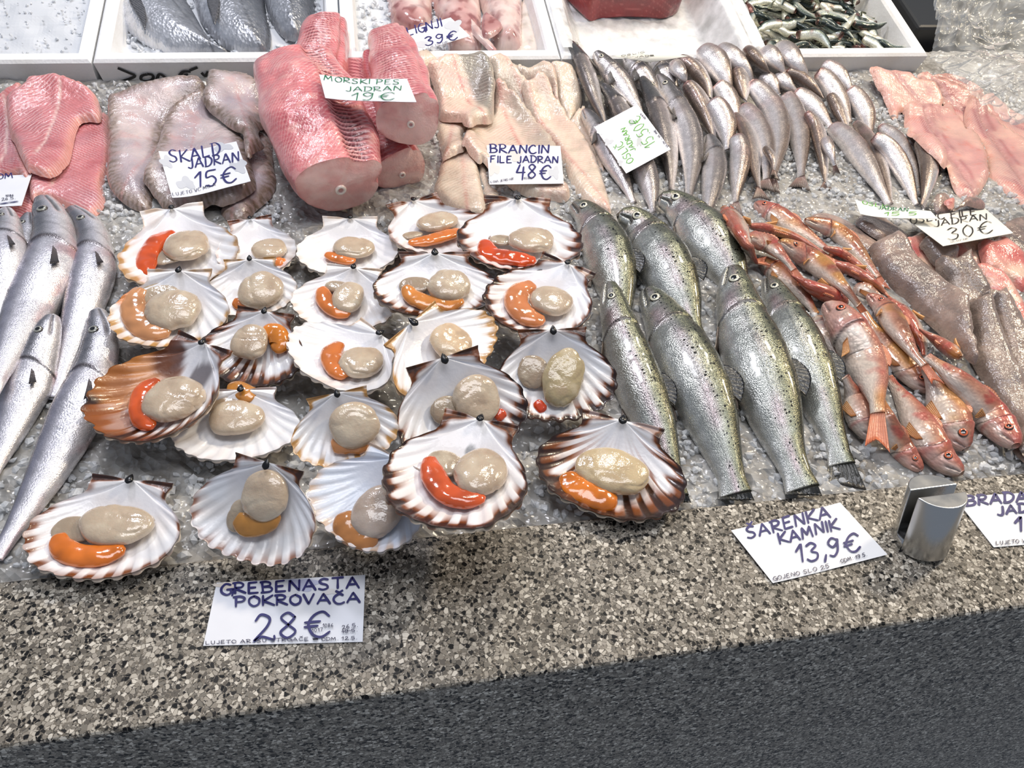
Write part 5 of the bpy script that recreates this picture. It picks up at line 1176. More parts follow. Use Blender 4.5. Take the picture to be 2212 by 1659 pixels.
def build_brancin():
    g = 'pale sea bass fillets'
    F = [('small sea bass fillet end peeping out behind the pink shark loins', [(680, 400), (760, 375), (830, 420), (850, 470), (790, 510), (740, 540), (690, 450)], .010, ((690, 420), (840, 500)), (.2, 0, 0)),
         ('amber sea bass fillet beside the topmost whiting', [(1680, 495), (1800, 500), (1870, 545), (1925, 720), (1900, 840), (1830, 915), (1750, 800), (1720, 620)], .012, ((1750, 500), (1860, 900)), (.05, .3, 0)),
         ('narrow sea bass fillet edge along the dark whiting', [(1830, 930), (1900, 825), (1965, 900), (2074, 1100), (2090, 1290), (2000, 1130), (1900, 990)], .008, ((1880, 850), (2060, 1250)), (.3, 0, 0)),
         ('thick pink-edged sea bass fillet behind the long one', [(1430, 480), (1500, 530), (1560, 525), (1640, 505), (1695, 500), (1735, 570), (1748, 780), (1690, 725), (1600, 650), (1490, 615), (1465, 560)], .013, ((1480, 520), (1730, 740)), (.9, 0, 0)),
         ('sea bass fillet lying in the middle behind the pale pink one', [(1220, 450), (1300, 405), (1370, 430), (1440, 530), (1500, 640), (1545, 860), (1515, 890), (1430, 790), (1330, 670), (1275, 640), (1265, 520)], .011, ((1300, 420), (1510, 850)), (.15, 0, 1)),
         ('dark-skinned sea bass fillet edge below the blue-inked card', [(1140, 1170), (1220, 1260), (1245, 1380), (1310, 1440), (1310, 1560), (1230, 1620), (1195, 1480), (1150, 1300)], .009, ((1170, 1200), (1260, 1580)), (.1, .9, 0)),
         ('sea bass fillet lowest in its heap, ribbed, pointing at the scallops', [(880, 1190), (1000, 1140), (1090, 1105), (1140, 1180), (1175, 1350), (1205, 1500), (1200, 1620), (1040, 1600), (830, 1440), (850, 1300)], .012, ((1020, 1130), (1060, 1580)), (.1, 0, 1)),
         ('small square sea bass fillet with a grey-red centre line', [(830, 890), (960, 885), (1095, 930), (1045, 1010), (1055, 1100), (905, 1182), (880, 1150)], .011, ((970, 890), (920, 1170)), (.3, 0, 1)),
         ('long sea bass fillet running down to the back-row trout', [(1470, 650), (1500, 612), (1600, 660), (1730, 780), (1850, 920), (2000, 1120), (2080, 1300), (2150, 1570), (2060, 1570), (1950, 1490), (1850, 1360), (1790, 1200), (1700, 1060), (1570, 930), (1530, 850)], .014, ((1500, 630), (2080, 1560)), (.35, 0, 1)),
         ('big sea bass fillet under the blue-inked card with a red centre line', [(1030, 1040), (1080, 960), (1180, 890), (1255, 870), (1270, 690), (1300, 665), (1380, 720), (1480, 830), (1590, 930), (1690, 1060), (1730, 1120), (1785, 1370), (1832, 1430), (1820, 1485), (1700, 1480), (1500, 1440), (1300, 1340), (1200, 1230), (1080, 1130)], .014, ((1290, 680), (1480, 1200)), (.6, .35, 1)),
         ('topmost sea bass fillet, pink flesh left and grey skin edge right', [(760, 550), (830, 480), (940, 430), (1080, 415), (1190, 420), (1250, 500), (1282, 590), (1270, 720), (1262, 895), (1180, 912), (1070, 920), (970, 892), (865, 870), (845, 750), (800, 620)], .015, ((930, 450), (1170, 900)), (.75, .0, 1))]
    for k, (lab, poly, th, ax, (pk, sk, stp)) in enumerate(F):
        slab('sea_bass_fillet', lab, 'fish fillet', g, mp(z2, poly), th, mp(z2, ax), f_white(pk, sk, bool(stp)) if k != 10 else f_white(.8, .9, True), M['bassflesh'], seed=240 + k, edge=.012, space=.0034)
def build_pink():
    g = 'pink butterflied hake fillets'
    F = [('pink fillet half hidden under the clear plastic film', [(620, 255), (750, 240), (900, 290), (1010, 360), (1010, 410), (900, 400), (760, 330)], .007, ((640, 250), (1000, 400))),
         ('rosy fillet at the back right with a dark fin tip, behind the film edge', [(500, 250), (560, 225), (620, 258), (750, 300), (900, 370), (975, 412), (930, 500), (900, 640), (810, 580), (700, 450), (640, 360), (550, 305)], .008, ((530, 250), (900, 560))),
         ('fillet cut by the right edge of the photo, upper one', [(960, 412), (1010, 395), (1100, 420), (1250, 500), (1400, 590), (1400, 800), (1250, 700), (1100, 580), (1000, 490)], .008, ((980, 410), (1380, 690))),
         ('upper left butterflied fillet with its point toward the foam box', [(130, 200), (175, 180), (240, 205), (340, 212), (430, 230), (510, 310), (640, 350), (692, 460), (640, 560), (500, 560), (420, 540), (390, 510), (335, 565), (260, 460), (225, 385), (192, 345)], .009, ((260, 210), (580, 530))),
         ('large orange-pink fillet at the right edge of the photo', [(885, 480), (930, 430), (1000, 485), (1100, 570), (1250, 680), (1400, 780), (1400, 1280), (1330, 1230), (1200, 1130), (1070, 1010), (1060, 900), (1000, 760), (895, 650)], .009, ((940, 450), (1360, 1180))),
         ('central butterflied pink fillet with a tail point at the bottom', [(395, 490), (450, 450), (560, 460), (700, 475), (800, 560), (885, 670), (965, 680), (1035, 790), (1065, 930), (1045, 1070), (945, 1195), (900, 1175), (830, 1150), (740, 1050), (720, 960), (640, 840), (480, 715), (425, 640), (405, 570)], .010, ((520, 470), (935, 1180)))]
    for k, (lab, poly, th, ax) in enumerate(F):
        slab('pink_fillet', lab, 'fish fillet', g, mp(zC, poly), th, mp(zC, ax), f_pink, M['hakeflesh'], seed=260 + k, edge=.016, space=.0036, relief=lambda u, v, d, Ln: -.004 * np.exp(-(v / .002) ** 2))
def build_grey():
    g = 'grey-brown fillets at the right'
    F = [('grey fillet behind the paper card at its right', [(1580, 200), (1700, 185), (1720, 340), (1660, 320), (1590, 260)], .007, ((1590, 220), (1700, 300)), f_grey(.1)),
         ('dark glossy fillet under the right end of the black-inked card', [(1520, 290), (1600, 270), (1720, 330), (1720, 420), (1640, 380), (1560, 330)], .008, ((1530, 300), (1710, 380)), f_grey(0)),
         ('small grey fillet end above the black-inked card', [(1175, 115), (1240, 100), (1310, 140), (1290, 175), (1200, 170)], .007, ((1180, 120), (1300, 160)), f_grey(.2)),
         ('small pink scrap standing on the ice above the black-inked card', [(1258, 82), (1310, 68), (1308, 122), (1285, 135)], .008, ((1260, 85), (1300, 125)), f_scrap),
         ('flat grey-pink fillet end just behind the black-inked card', [(1310, 125), (1400, 95), (1450, 105), (1470, 135), (1400, 150), (1320, 155)], .008, ((1320, 140), (1460, 115)), f_grey(.5)),
         ('pale brown fillet along the back mullets', [(520, 172), (600, 150), (720, 190), (830, 260), (905, 315), (870, 380), (760, 310), (600, 225)], .009, ((540, 175), (880, 350)), f_grey(.15)),
         ('brown fillet below the green-inked strip', [(780, 190), (850, 158), (950, 200), (1070, 280), (1050, 350), (930, 300), (860, 262)], .009, ((800, 180), (1040, 320)), f_grey(.1)),
         ('ragged pink fillet under the black-inked card, left piece', [(1010, 305), (1120, 275), (1180, 340), (1215, 430), (1245, 550), (1160, 520), (1080, 420)], .008, ((1060, 300), (1220, 530)), f_scrap),
         ('ragged pink fillet flesh right of the black-inked card bottom', [(1250, 330), (1340, 305), (1455, 310), (1500, 400), (1480, 480), (1400, 440), (1330, 420)], .012, ((1270, 330), (1470, 450)), f_scrap),
         ('torn pink and cream fillet at the right edge below the card', [(1445, 310), (1500, 300), (1590, 330), (1700, 430), (1700, 570), (1600, 530), (1500, 480)], .014, ((1460, 320), (1690, 530)), f_scrap),
         ('ragged orange-pink fillet at the right edge, lower one', [(1380, 480), (1500, 500), (1640, 600), (1720, 700), (1720, 830), (1640, 740), (1540, 640), (1460, 580)], .013, ((1400, 490), (1710, 780)), f_scrap),
         ('small tan-skinned fillet with a blunt top left of the ragged pink ones', [(1130, 300), (1175, 275), (1235, 310), (1300, 400), (1290, 450), (1210, 430), (1160, 360)], .015, ((1160, 285), (1260, 440)), f_grey(0)),
         ('grey fillet at the bottom right corner of the ice', [(1630, 1430), (1720, 1390), (1730, 1560), (1690, 1530)], .010, ((1650, 1430), (1700, 1530)), f_grey(0)),
         ('short grey fillet lying over the top of the narrow-waisted one', [(1195, 435), (1250, 400), (1330, 420), (1440, 520), (1485, 630), (1410, 690), (1365, 715), (1300, 640), (1235, 540)], .016, ((1240, 410), (1420, 680)), f_grey(0)),
         ('grey fillet cut by the right edge, running beside the long one', [(1465, 590), (1540, 598), (1600, 660), (1720, 790), (1730, 1140), (1610, 960), (1520, 800)], .015, ((1500, 600), (1710, 1060)), f_grey(.05)),
         ('long narrow-waisted grey fillet running down to the ledge at right', [(1368, 665), (1420, 640), (1475, 660), (1520, 770), (1600, 930), (1720, 1080), (1730, 1440), (1640, 1310), (1510, 1110), (1410, 940), (1382, 800)], .016, ((1420, 650), (1690, 1350)), f_grey(.0)),
         ('longest grey-brown fillet, two thirds hidden head to tail beside the mullets', [(850, 335), (920, 300), (1015, 360), (1090, 470), (1205, 580), (1335, 720), (1395, 880), (1400, 1010), (1310, 920), (1190, 770), (1055, 610), (905, 465)], .018, ((900, 310), (1380, 980)), f_grey(.08))]
    for k, (lab, poly, th, ax, fn) in enumerate(F):
        slab('grey_fillet' if 'pink' not in lab else 'fillet_scrap', lab, 'fish fillet', g if 'pink' not in lab else 'torn pink fillets at the right', mp(z8, poly), th, mp(z8, ax), fn, M['pale_flesh'], seed=280 + k, edge=.015, space=.0034, smoothk=7)

# ------------------------------------------------------------------ shark loins, squid, sea bream, tuna, anchovies, films
def z_f(x, y): return (x, y)
def zO(x, y): return (1280 + x / 9.217, 210 + y / 9.217)
def zB(x, y): return (1500 + x / 3.107, 980 + y / 3.107)
def zG(x, y): return (420 + x / 5.53, 1220 + y / 5.53)
def zT(x, y): return (1150 + x / 4.337, y / 4.337)
def zS(x, y): return (1600 + x / 5.53, y / 5.53)

def c_shark(ridge, rw, dark):
    """pink loin; ridge: where round the section the dark ribbed gut wall shows"""
    def f(t, ph, u, v, X, sd):
        n = fbm(X, 30, sd, 3); n2 = fbm(X, 75, sd + 3, 3)
        c = lerp(np.tile(srgb(214, 124, 126), (len(t), 1)), srgb(188, 88, 96), sstep(.35, .7, n)); c = lerp(c, srgb(238, 182, 172), .5 * sstep(.55, .75, n2))
        q = np.exp(-((ph - ridge) / rw) ** 4)
        st = .5 + .5 * np.sin(u / .0085 * 2 * math.pi + 3 * (ph - ridge))
        c = lerp(c, srgb(104, 26, 38), np.clip(dark * q * (1 - st) * 1.7, 0, 1)); c = lerp(c, srgb(232, 166, 164), .7 * q * sstep(.6, 1, st))
        ch = np.sin((u + .018 * abs(ph - ridge)) / .007 * 2 * math.pi); c = lerp(c, srgb(240, 196, 186), .30 * (1 - q) * sstep(.5, 1, ch))
        c = lerp(c, srgb(160, 52, 58), .6 * np.exp(-((ph - ridge + 1.05) / .10) ** 2) * sstep(.4, .6, n2))
        return c
    return f
def loin(label, px, hw, hk, ridge, rw, dark, cutpx, seed, group='skinned shark loins', bone=True, zl=0.0, profile=None, amp=.05, name='shark_loin', rise=None):
    """thick skinned loin with one end cut flat toward the buyer; px from far end to cut end"""
    nst = 40
    pp = resample(catmull(np.array(px, float), 80), nst); hw = np.interp(np.linspace(0, 1, nst), np.linspace(0, 1, len(hw)), hw)
    z = np.full(nst, .02)
    for _ in range(5):
        C = np.array([P(x, y, q) for (x, y), q in zip(pp, z)]); s_ = np.array([scale_at(c) for c in C])
        sup = np.array([hmax(c[0], c[1], .35 * h * k) for c, h, k in zip(C, hw, s_)])
        if rise is not None: sup = np.maximum(sup, np.interp(np.linspace(0, 1, nst), [0, .35, .7], [rise, rise * .4, -1]))
        zt = sup + hw * s_ * hk * .9 + zl; q = np.linspace(-1, 1, nst); co = np.polyfit(q, np.minimum(zt, .115), 1); lim = .12 * np.linalg.norm(C[-1] - C[0]); co[0] = np.clip(co[0], -lim, lim); zf = np.polyval(co, q); z = .5 * z + .5 * (zf + .4 * np.max(np.clip(zt - zf, 0, None)))
    C = np.array([P(x, y, q) for (x, y), q in zip(pp, z)]); r = hw * np.array([scale_at(c) for c in C])
    nu, nv = 200, 110
    C = resample(C, nu); r = np.interp(np.linspace(0, 1, nu), np.linspace(0, 1, nst), r)
    T = np.gradient(C, axis=0); T /= np.linalg.norm(T, axis=1)[:, None]
    S = np.cross([0, 0, 1.0], T); S /= np.linalg.norm(S, axis=1)[:, None]; U = np.cross(T, S); U[U[:, 2] < 0] *= -1
    if S[0][0] < 0: S = -S
    ph = np.radians(np.linspace(-90, 270, nv + 1)); t = np.linspace(0, 1, nu)
    e = lambda v, p: np.sign(v) * np.abs(v) ** p
    Tg, Pg = np.meshgrid(t, ph, indexing='ij')
    u = Tg * np.linalg.norm(np.diff(C, axis=0), axis=1).sum()
    k = np.minimum(1, .12 + np.sqrt(np.clip(t / .09, 0, 1)) * .88)
    q = np.exp(-((Pg - ridge) / rw) ** 4); st = np.sin(u / .0085 * 2 * math.pi + 3 * (Pg - ridge))
    rad = (r * k)[:, None] * (1 + amp * .5 * q * st - amp * 2.2 * q + .10 * np.exp(-((Pg - ridge - rw * 1.9) / .4) ** 2) + .08 * np.exp(-((Pg - ridge + rw * 1.9) / .4) ** 2))
    # skinned loins are fluted lengthwise
    rad = rad * (1 - .10 * np.exp(-((Pg - ridge + 1.05) / .12) ** 2) + .05 * np.sin(3 * Pg + seed) + .04 * np.sin(u / .11 * 6.28 + 2 * Pg))
    V = C[:, None] + S[:, None] * (rad * e(np.cos(ph), .9)[None])[..., None] + U[:, None] * (rad * hk * e(np.sin(ph), .8)[None])[..., None]
    X = V.reshape(-1, 3); X = X + ((fbm(X, 28, seed, 3) - .5) * r.mean() * .22)[:, None] * np.array([.4, .2, 1.0])
    col = c_shark(ridge, rw, dark)(Tg.ravel(), Pg.ravel(), u.ravel(), (Pg * r.mean()).ravel(), X, seed)
    uv = np.stack([u.ravel(), ((Pg - ridge) * r.mean()).ravel()], 1)
    root = thing(name, label, 'shark meat', [C[nu // 2][0], C[nu // 2][1], X[:, 2].min()], group)
    capc = C[0] - T[0] * r[0] * .1; n0 = len(X); i = np.arange(nv)
    mk('flesh', np.concatenate([X, [capc]]), [gridfaces(nu, nv + 1), np.stack([i, i + 1, np.full(nv, n0)], 1)], M['shark'], root, np.concatenate([col, [col[0]]]), np.concatenate([uv, [[0, 0]]]))
    # cut end: pale muscle blocks round a white cartilage ring
    ring_ = X.reshape(nu, nv + 1, 3)[-1]; cen = ring_[:-1].mean(0); nr = 16
    sc = np.linspace(1, 0, nr)[:, None, None]; G = cen + (ring_ - cen)[None] * sc + T[-1] * (.004 * (1 - sc ** 2))
    GX = G.reshape(-1, 3); an = np.tile(ph, nr); rr = np.repeat(sc.ravel(), nv + 1)
    n_ = fbm(GX, 55, seed + 8, 3)
    cc = lerp(np.tile(srgb(248, 204, 194), (len(GX), 1)), srgb(238, 176, 168), sstep(.4, .7, n_)); cc = lerp(cc, srgb(246, 206, 194), .6 * np.exp(-((np.abs(np.sin(an * 2.5 + seed)) * rr) / .05) ** 2) * (rr > .15))
    cc = lerp(cc, srgb(190, 62, 60), .5 * sstep(.9, 1, rr) * sstep(.45, .6, n_))
    mk('cut_face', GX, gridfaces(nr, nv + 1), M['flesh'], root, cc)
    if bone:
        b0 = cen - U[-1] * r[-1] * hk * .12 + T[-1] * .0045; th = np.linspace(0, 2 * math.pi, 25); rb = r[-1] * .14
        prof_ = [(0, .0008), (.35, .0006), (.5, .002), (.8, .0025), (1, .0005), (1.02, -.002)]
        V = np.array([[b0 + (S[-1] * math.cos(a) + U[-1] * math.sin(a)) * rb * p + T[-1] * h for a in th] for p, h in prof_]).reshape(-1, 3)
        cb = np.repeat(np.array([srgb(206, 150, 146), srgb(206, 150, 146), srgb(240, 226, 214), srgb(244, 234, 224), srgb(228, 196, 186), srgb(220, 160, 150)]), 25, axis=0)
        mk('cartilage', V, gridfaces(6, 25), M['flesh'], root, cb)
    hstamp(X, 1)

def build_loins():
    loin('narrow scrap of shark loin behind the paper card', [(765, 130), (770, 160), (775, 200), (785, 240)], [20, 26, 28, 30], .8, 1.57, .5, .3, None, 1, amp=.02, bone=False)
    loin('thin shark loin strip tucked left of the second thick loin', [(800, 112), (808, 150), (820, 190), (835, 225)], [18, 24, 28, 30], .8, 1.2, .5, .4, None, 2, amp=.02, bone=False)
    loin('shark loin piece standing highest at the back, against the foam box rim', [(706, 50), (702, 85), (695, 120), (685, 170)], [40, 50, 56, 62], .9, 1.7, .6, .5, None, 3, rise=.03, bone=False)
    loin('lower right shark loin with a round white bone in its red-edged cut face', [(780, 215), (808, 268), (838, 318), (866, 368)], [42, 50, 54, 56], .92, 2.2, .5, .1, None, 4, amp=.02)
    loin('second thick shark loin, orange-pink, cut end facing the buyer beside the fillets', [(836, 70), (850, 120), (866, 180), (886, 258)], [34, 48, 58, 62], .95, 1.9, .7, .45, None, 5, rise=.03)
    loin('biggest shark loin with a dark red ribbed groove down its middle', [(628, 130), (655, 200), (690, 290), (734, 398)], [72, 98, 108, 92], .72, 1.02, .30, 1.0, None, 6, amp=.10)

def f_squid(u, v, d, X, Ln, sd):
    n = fbm(X, 18, sd, 3); n2 = fbm(X, 90, sd + 4, 2)
    c = lerp(np.tile(srgb(226, 204, 196), (len(u), 1)), srgb(196, 150, 146), sstep(.35, .65, n)); c = lerp(c, srgb(128, 62, 62), .75 * sstep(.5, .64, n2) * sstep(.3, .6, n))
    return lerp(c, srgb(150, 84, 80), .5 * sstep(.6, .75, n))
def in_box(h): return (fb(0, 0, h), F3)
def build_box_goods():
    h = -.036
    # squid mantles, squeezed side by side on the ice
    sq = [('wide dark mottled squid at the left of its box, under the price card', [(480, -60), (640, -80), (800, -60), (810, 60), (800, 200), (740, 260), (620, 250), (520, 200), (485, 90)], ((650, -60), (640, 250)), .026, 2),
          ('pale squid flesh lying at the right inside its box', [(1475, 20), (1530, 60), (1570, 180), (1620, 330), (1600, 420), (1480, 440), (1400, 400), (1440, 200)], ((1500, 40), (1560, 420)), .014, 7),
          ('middle squid with a blunt tip hanging below the price card', [(800, -60), (960, -80), (1130, -60), (1170, 80), (1180, 240), (1165, 400), (1080, 425), (950, 410), (920, 330), (870, 200), (820, 80)], ((960, -60), (1060, 420)), .030, 3),
          ('right-hand squid with speckled pink skin and a folded fin', [(1140, -60), (1300, -80), (1460, -60), (1480, 100), (1480, 300), (1470, 400), (1400, 415), (1290, 400), (1230, 250), (1190, 120)], ((1300, -60), (1380, 410)), .030, 4)]
    for lab, poly, ax, th, sd in sq:
        root = thing('squid', lab, 'squid', P_plane(*z2(*ax[1]), *in_box(h)), 'squid in the foam box')
        slab('mantle', None, None, None, mp(z2, poly), th, mp(z2, ax), f_squid if sd != 7 else f_white(.1, 0, False, (226, 214, 204)), M['squid'], edge=.03, space=.004, seed=300 + sd, base_fn=in_box(h), parent=root)
        if sd == 3: slab('fin', None, None, None, mp(z2, [(1075, 120), (1150, 200), (1230, 300), (1300, 395), (1260, 405), (1180, 330), (1100, 240)]), .006, mp(z2, ((1090, 140), (1280, 400))), f_squid, M['squid'], edge=.006, space=.003, seed=310, base_fn=in_box(h + .024), parent=root)
        if sd == 4: slab('fin', None, None, None, mp(z2, [(1190, 110), (1260, 130), (1330, 190), (1310, 240), (1230, 290), (1180, 260)]), .006, mp(z2, ((1200, 130), (1300, 250))), f_squid, M['squid'], edge=.006, space=.003, seed=311, base_fn=in_box(h + .030), parent=root)
    # sea bream, tails toward the front wall
    def f_bream(u, v, d, X, Ln, sd):
        n = fbm(X, 60, sd, 3)
        c = lerp(np.tile(srgb(196, 198, 204), (len(u), 1)), srgb(112, 116, 124), sstep(-.045, .05, v)); c = lerp(c, srgb(52, 55, 62), sstep(.02, .075, v)); c = lerp(c, srgb(226, 226, 230), .7 * sstep(-.03, -.07, v)); c = lerp(c, c * .7, .6 * sstep(.5, .7, n))
        return lerp(c, srgb(50, 52, 58), .6 * np.exp(-((v - .012) / .0014) ** 2))
    br = [('sea bream at the right end of its box, darkest, most hidden', [(1700, -120), (1712, 20), (1750, 140), (1830, 245), (1930, 270), (1985, 220), (2020, 120), (2035, 20), (2030, -120)], ((1760, -120), (1900, 270)), 3, None),
          ('middle silver sea bream in its foam box, belly to the left', [(1225, -120), (1255, 10), (1300, 150), (1400, 270), (1520, 345), (1700, 365), (1740, 330), (1750, 230), (1720, 90), (1700, -40), (1680, -120)], ((1420, -120), (1640, 360)), 2, [(1335, -20), (1420, -10), (1395, 150), (1372, 130)]),
          ('left silver sea bream in its foam box, white belly beside the box wall', [(700, -120), (722, -10), (745, 70), (800, 170), (900, 265), (1060, 345), (1200, 365), (1480, 362), (1400, 310), (1330, 225), (1265, 110), (1200, 0), (1130, -120)], ((880, -120), (1330, 365)), 1, [(830, -10), (905, -10), (942, 80), (938, 195), (900, 120)])]
    for lab, poly, ax, k, pf in br:
        root = thing('sea_bream', lab, 'fish', P_plane(*z1(*ax[1]), *in_box(h)), 'sea bream in the foam box')
        slab('body', None, None, None, mp(z1, poly), .034, mp(z1, ax), f_bream, M['bream'], edge=.06, space=.0036, seed=320 + k, base_fn=in_box(h), parent=root, lump=.04)
        if pf:
            slab('pectoral_fin', None, None, None, mp(z1, pf), .002, mp(z1, (pf[0], pf[3])), lambda u, v, d, X, Ln, sd: lerp(np.tile(srgb(96, 96, 100), (len(u), 1)), srgb(34, 34, 38), .5 + .5 * np.sin(v / .0022 * 2 * math.pi)), M['fin'], edge=.002, space=.0016, seed=330, base_fn=in_box(h + .031), parent=root)
    # tuna block on its film
    pl = [P_plane(*p, *in_box(-.05)) for p in ((1262, -10), (1290, 28), (1330, 42), (1400, 37), (1442, 44))]
    o_ = P_plane(1300, 40, *in_box(-.05)); r_ = P_plane(1440, 44, *in_box(-.05)); r2 = P_plane(1462, 20, *in_box(-.05))
    ea = F1 * np.dot(r_ - o_, F1); up = F3
    prof_ = [o_ - F1 * .03 + up * .001, o_ + up * .001, o_ + ea * .35 + up * .003, o_ + ea * .7 + up * .002, o_ + ea + up * .001, o_ + ea + (r2 - r_), o_ + ea + (r2 - r_) + F2 * .12, o_ - F1 * .05 + F2 * .12]
    bot = catmull(np.array(prof_), 120, True); V = []; lv = [(0, .0), (.004, -.004), (.03, -.005), (.06, -.004), (.078, 0), (.084, .004), (.0855, .010), (.086, .018)]
    cen = bot.mean(0)
    for hh, ins in lv:
        d_ = cen - bot; d_ /= np.linalg.norm(d_, axis=1)[:, None]; V.append(bot + d_ * max(ins, 0) - d_ * max(-ins, 0) + up * hh)
    V = np.array(V); nl = len(lv); X = V.reshape(-1, 3)
    # denser levels so that the pale sinew lines read
    lev = np.linspace(0, nl - 1, 60); W = np.stack([np.stack([np.interp(lev, np.arange(nl), V[:, j, c]) for c in range(3)], 1) for j in range(120)], 1)
    X = W.reshape(-1, 3); hgt = (X - cen) @ up; al = (X - cen) @ F1
    n_ = fbm(X, 20, 5, 2); ln = np.sin((hgt + .10 * al + .25 * al * al / .05 + .01 * n_) / .011 * 2 * math.pi)
    c = lerp(np.tile(srgb(138, 26, 30), (len(X), 1)), srgb(104, 16, 22), sstep(.4, .7, n_)); c = lerp(c, srgb(190, 96, 92), .5 * sstep(.93, 1, ln))
    F = gridfaces(60, 120, True); wr = np.stack([np.arange(59) * 120 + 119, np.arange(1, 60) * 120 + 119, np.arange(1, 60) * 120, np.arange(59) * 120], 1)
    top = np.append(X, [X[-120:].mean(0)], axis=0); i = np.arange(120); tf = np.stack([59 * 120 + i, 59 * 120 + (i + 1) % 120, np.full(120, len(X))], 1)
    tag(mk('tuna_block', top, [F, wr, tf], M['flesh'], None, np.append(c, [c[-1]], axis=0)), 'deep red tuna block standing on clear film in its foam box', 'tuna meat')
    # film lining the tuna box, over both side walls
    a0, a1 = JO[3], JO[4]; na_, nd = 150, 70
    A = np.linspace(0, 1, na_); w_ = a1 - a0
    pa = np.interp(A, [0, .06, .10, .20, .82, .90, .94, 1], [a0 + .004, a0 + .016, a0 + .026, a0 + .062, a1 - .055, a1 - .026, a1 - .016, a1 + .014])
    pz = np.interp(A, [0, .06, .10, .20, .82, .90, .94, 1], [.004, .004, .001, -.052, -.052, .001, .004, .005])
    G = np.array([[fb(a, .014 + (BDEP - .05) * d_, zz + (.03 * (1 - d_ / .12) if (d_ < .12 and .18 < A_ < .84) else 0) * 1.0) for d_ in np.linspace(0, 1, nd)] for a, zz, A_ in zip(pa, pz, A)]).reshape(-1, 3)
    dn = (fbm(G, 26, 41, 3) - .5) * .016 + np.abs(fbm(G, 60, 44, 2) - .5) * .010
    G = G + F3 * (np.abs(dn) + .001)[:, None]
    tag(mk('plastic_liner', G, gridfaces(na_, nd, True), M['liner']), 'crumpled translucent white film lining the tuna box and its right wall', 'plastic film')
    # anchovies
    aw = [JO[4] + WALL + .010, JO[5] - WALL - .010]
    nA = 0
    for layer in range(4):
        for i_ in range(44 if layer < 3 else 26):
            a = rng.uniform(aw[0] + .01, aw[1] - .01); d_ = rng.uniform(WALL + .012, .30); an = rng.uniform(0, 2 * math.pi) if rng.random() < .35 else rng.normal(math.radians(-35), .55) + (math.pi if rng.random() < .5 else 0)
            ln = rng.uniform(.055, .078); hz = -.050 + layer * .0125 + rng.uniform(-.003, .003) - .010 * max(0, .05 - d_) / .05
            dx, dy = math.cos(an), math.sin(an); bend = rng.normal(0, .012)
            pts = []
            for q in np.linspace(-.5, .5, 7):
                aa_ = a + dx * ln * q - dy * bend * (1 - 4 * q * q); dd_ = d_ + dy * ln * q + dx * bend * (1 - 4 * q * q)
                pts.append(fb(min(max(aa_, aw[0]), aw[1]), max(dd_, WALL + .010), hz + rng.uniform(-.002, .002)))
            C = np.array(pts); sc_ = scale_at(C[3])
            fish('anchovy', 'small headless anchovy in the heaped foam box at the top right', 'fish', 'anchovies heaped in the foam box', None, rng.uniform(.0085, .0105) / sc_, 'anchovy', c_anch, M['silver'], dors=1 if rng.random() < .5 else -1, roll=rng.uniform(-30, 60), nu=22, nv=16, headed=False,
                 C=C, seed=400 + nA, tail=(1.4, .8, .45) if rng.random() < .5 else None, tailcol=((120, 124, 100), (90, 92, 74)), cutcol=(110, 66, 58)); nA += 1

def build_film():
    # dark crate beyond the anchovy box, under the clear film
    a0 = JO[5] + .035
    v, f = boxmesh(fb(a0, .10, -.10), F1 * .6, F2 * .5, F3 * .085)
    o = tag(mk('dark_crate', v, f, M['dark'], smooth=False), 'black crate beyond the anchovy box under the clear film', 'crate'); bevel(o, .006)
    na_, nd = 300, 260
    c0, c1, c2, c3 = P(1990, 80, .09), P(2330, 110, .12), P(2400, 470, .075), P(1975, 185, .055)
    e0 = P(2000, -60, .16); e1 = P(2420, -80, .17)
    V = []
    for s_ in np.linspace(0, 1, na_):
        for t_ in np.linspace(0, 1, nd):
            far = e0 * (1 - s_) + e1 * s_; mid = c0 * (1 - s_) + c1 * s_; near = (c3 * (1 - s_) + c2 * s_)
            V.append(far * (1 - t_) ** 2 + mid * 2 * t_ * (1 - t_) * 1.0 + near * t_ ** 2)
    V = np.array(V)
    rg = np.random.default_rng(5); cr = np.zeros(len(V))     # sharp folds in many directions
    for q in range(16):
        an = rg.uniform(0, math.pi); fq = rg.uniform(5, 34); a_ = .022 / (1 + fq / 7.0)
        w_ = (V[:, 0] * math.cos(an) + V[:, 1] * math.sin(an)) * fq + rg.uniform(0, 9) + 1.2 * fbm(V, 7, 200 + q, 2)
        cr += a_ * np.abs((w_ % 2) - 1) * sstep(.35, .65, vnoise(V, 8, 300 + q))
    for q in range(10):
        an = rg.uniform(0, math.pi); fq = rg.uniform(45, 95); w_ = (V[:, 0] * math.cos(an) + V[:, 1] * math.sin(an)) * fq + rg.uniform(0, 9) + 2.5 * fbm(V, 10, 240 + q, 2)
        cr += .0045 * (1 - np.abs((w_ % 2) - 1)) ** 3 * sstep(.52, .7, vnoise(V, 10, 340 + q))
    V[:, 2] += cr + .010
    edge = np.tile(np.linspace(0, 1, nd), na_); sx = np.repeat(np.linspace(0, 1, na_), nd)
    V[:, 1] += .03 * (fbm(V, 14, 71, 2) - .5) * edge; V[:, 0] += .04 * (fbm(V, 11, 75, 2) - .5) * (1 - sx)
    tag(mk('plastic_film', V, gridfaces(na_, nd, True), M['film']), 'crumpled clear plastic film at the top right corner', 'plastic film')

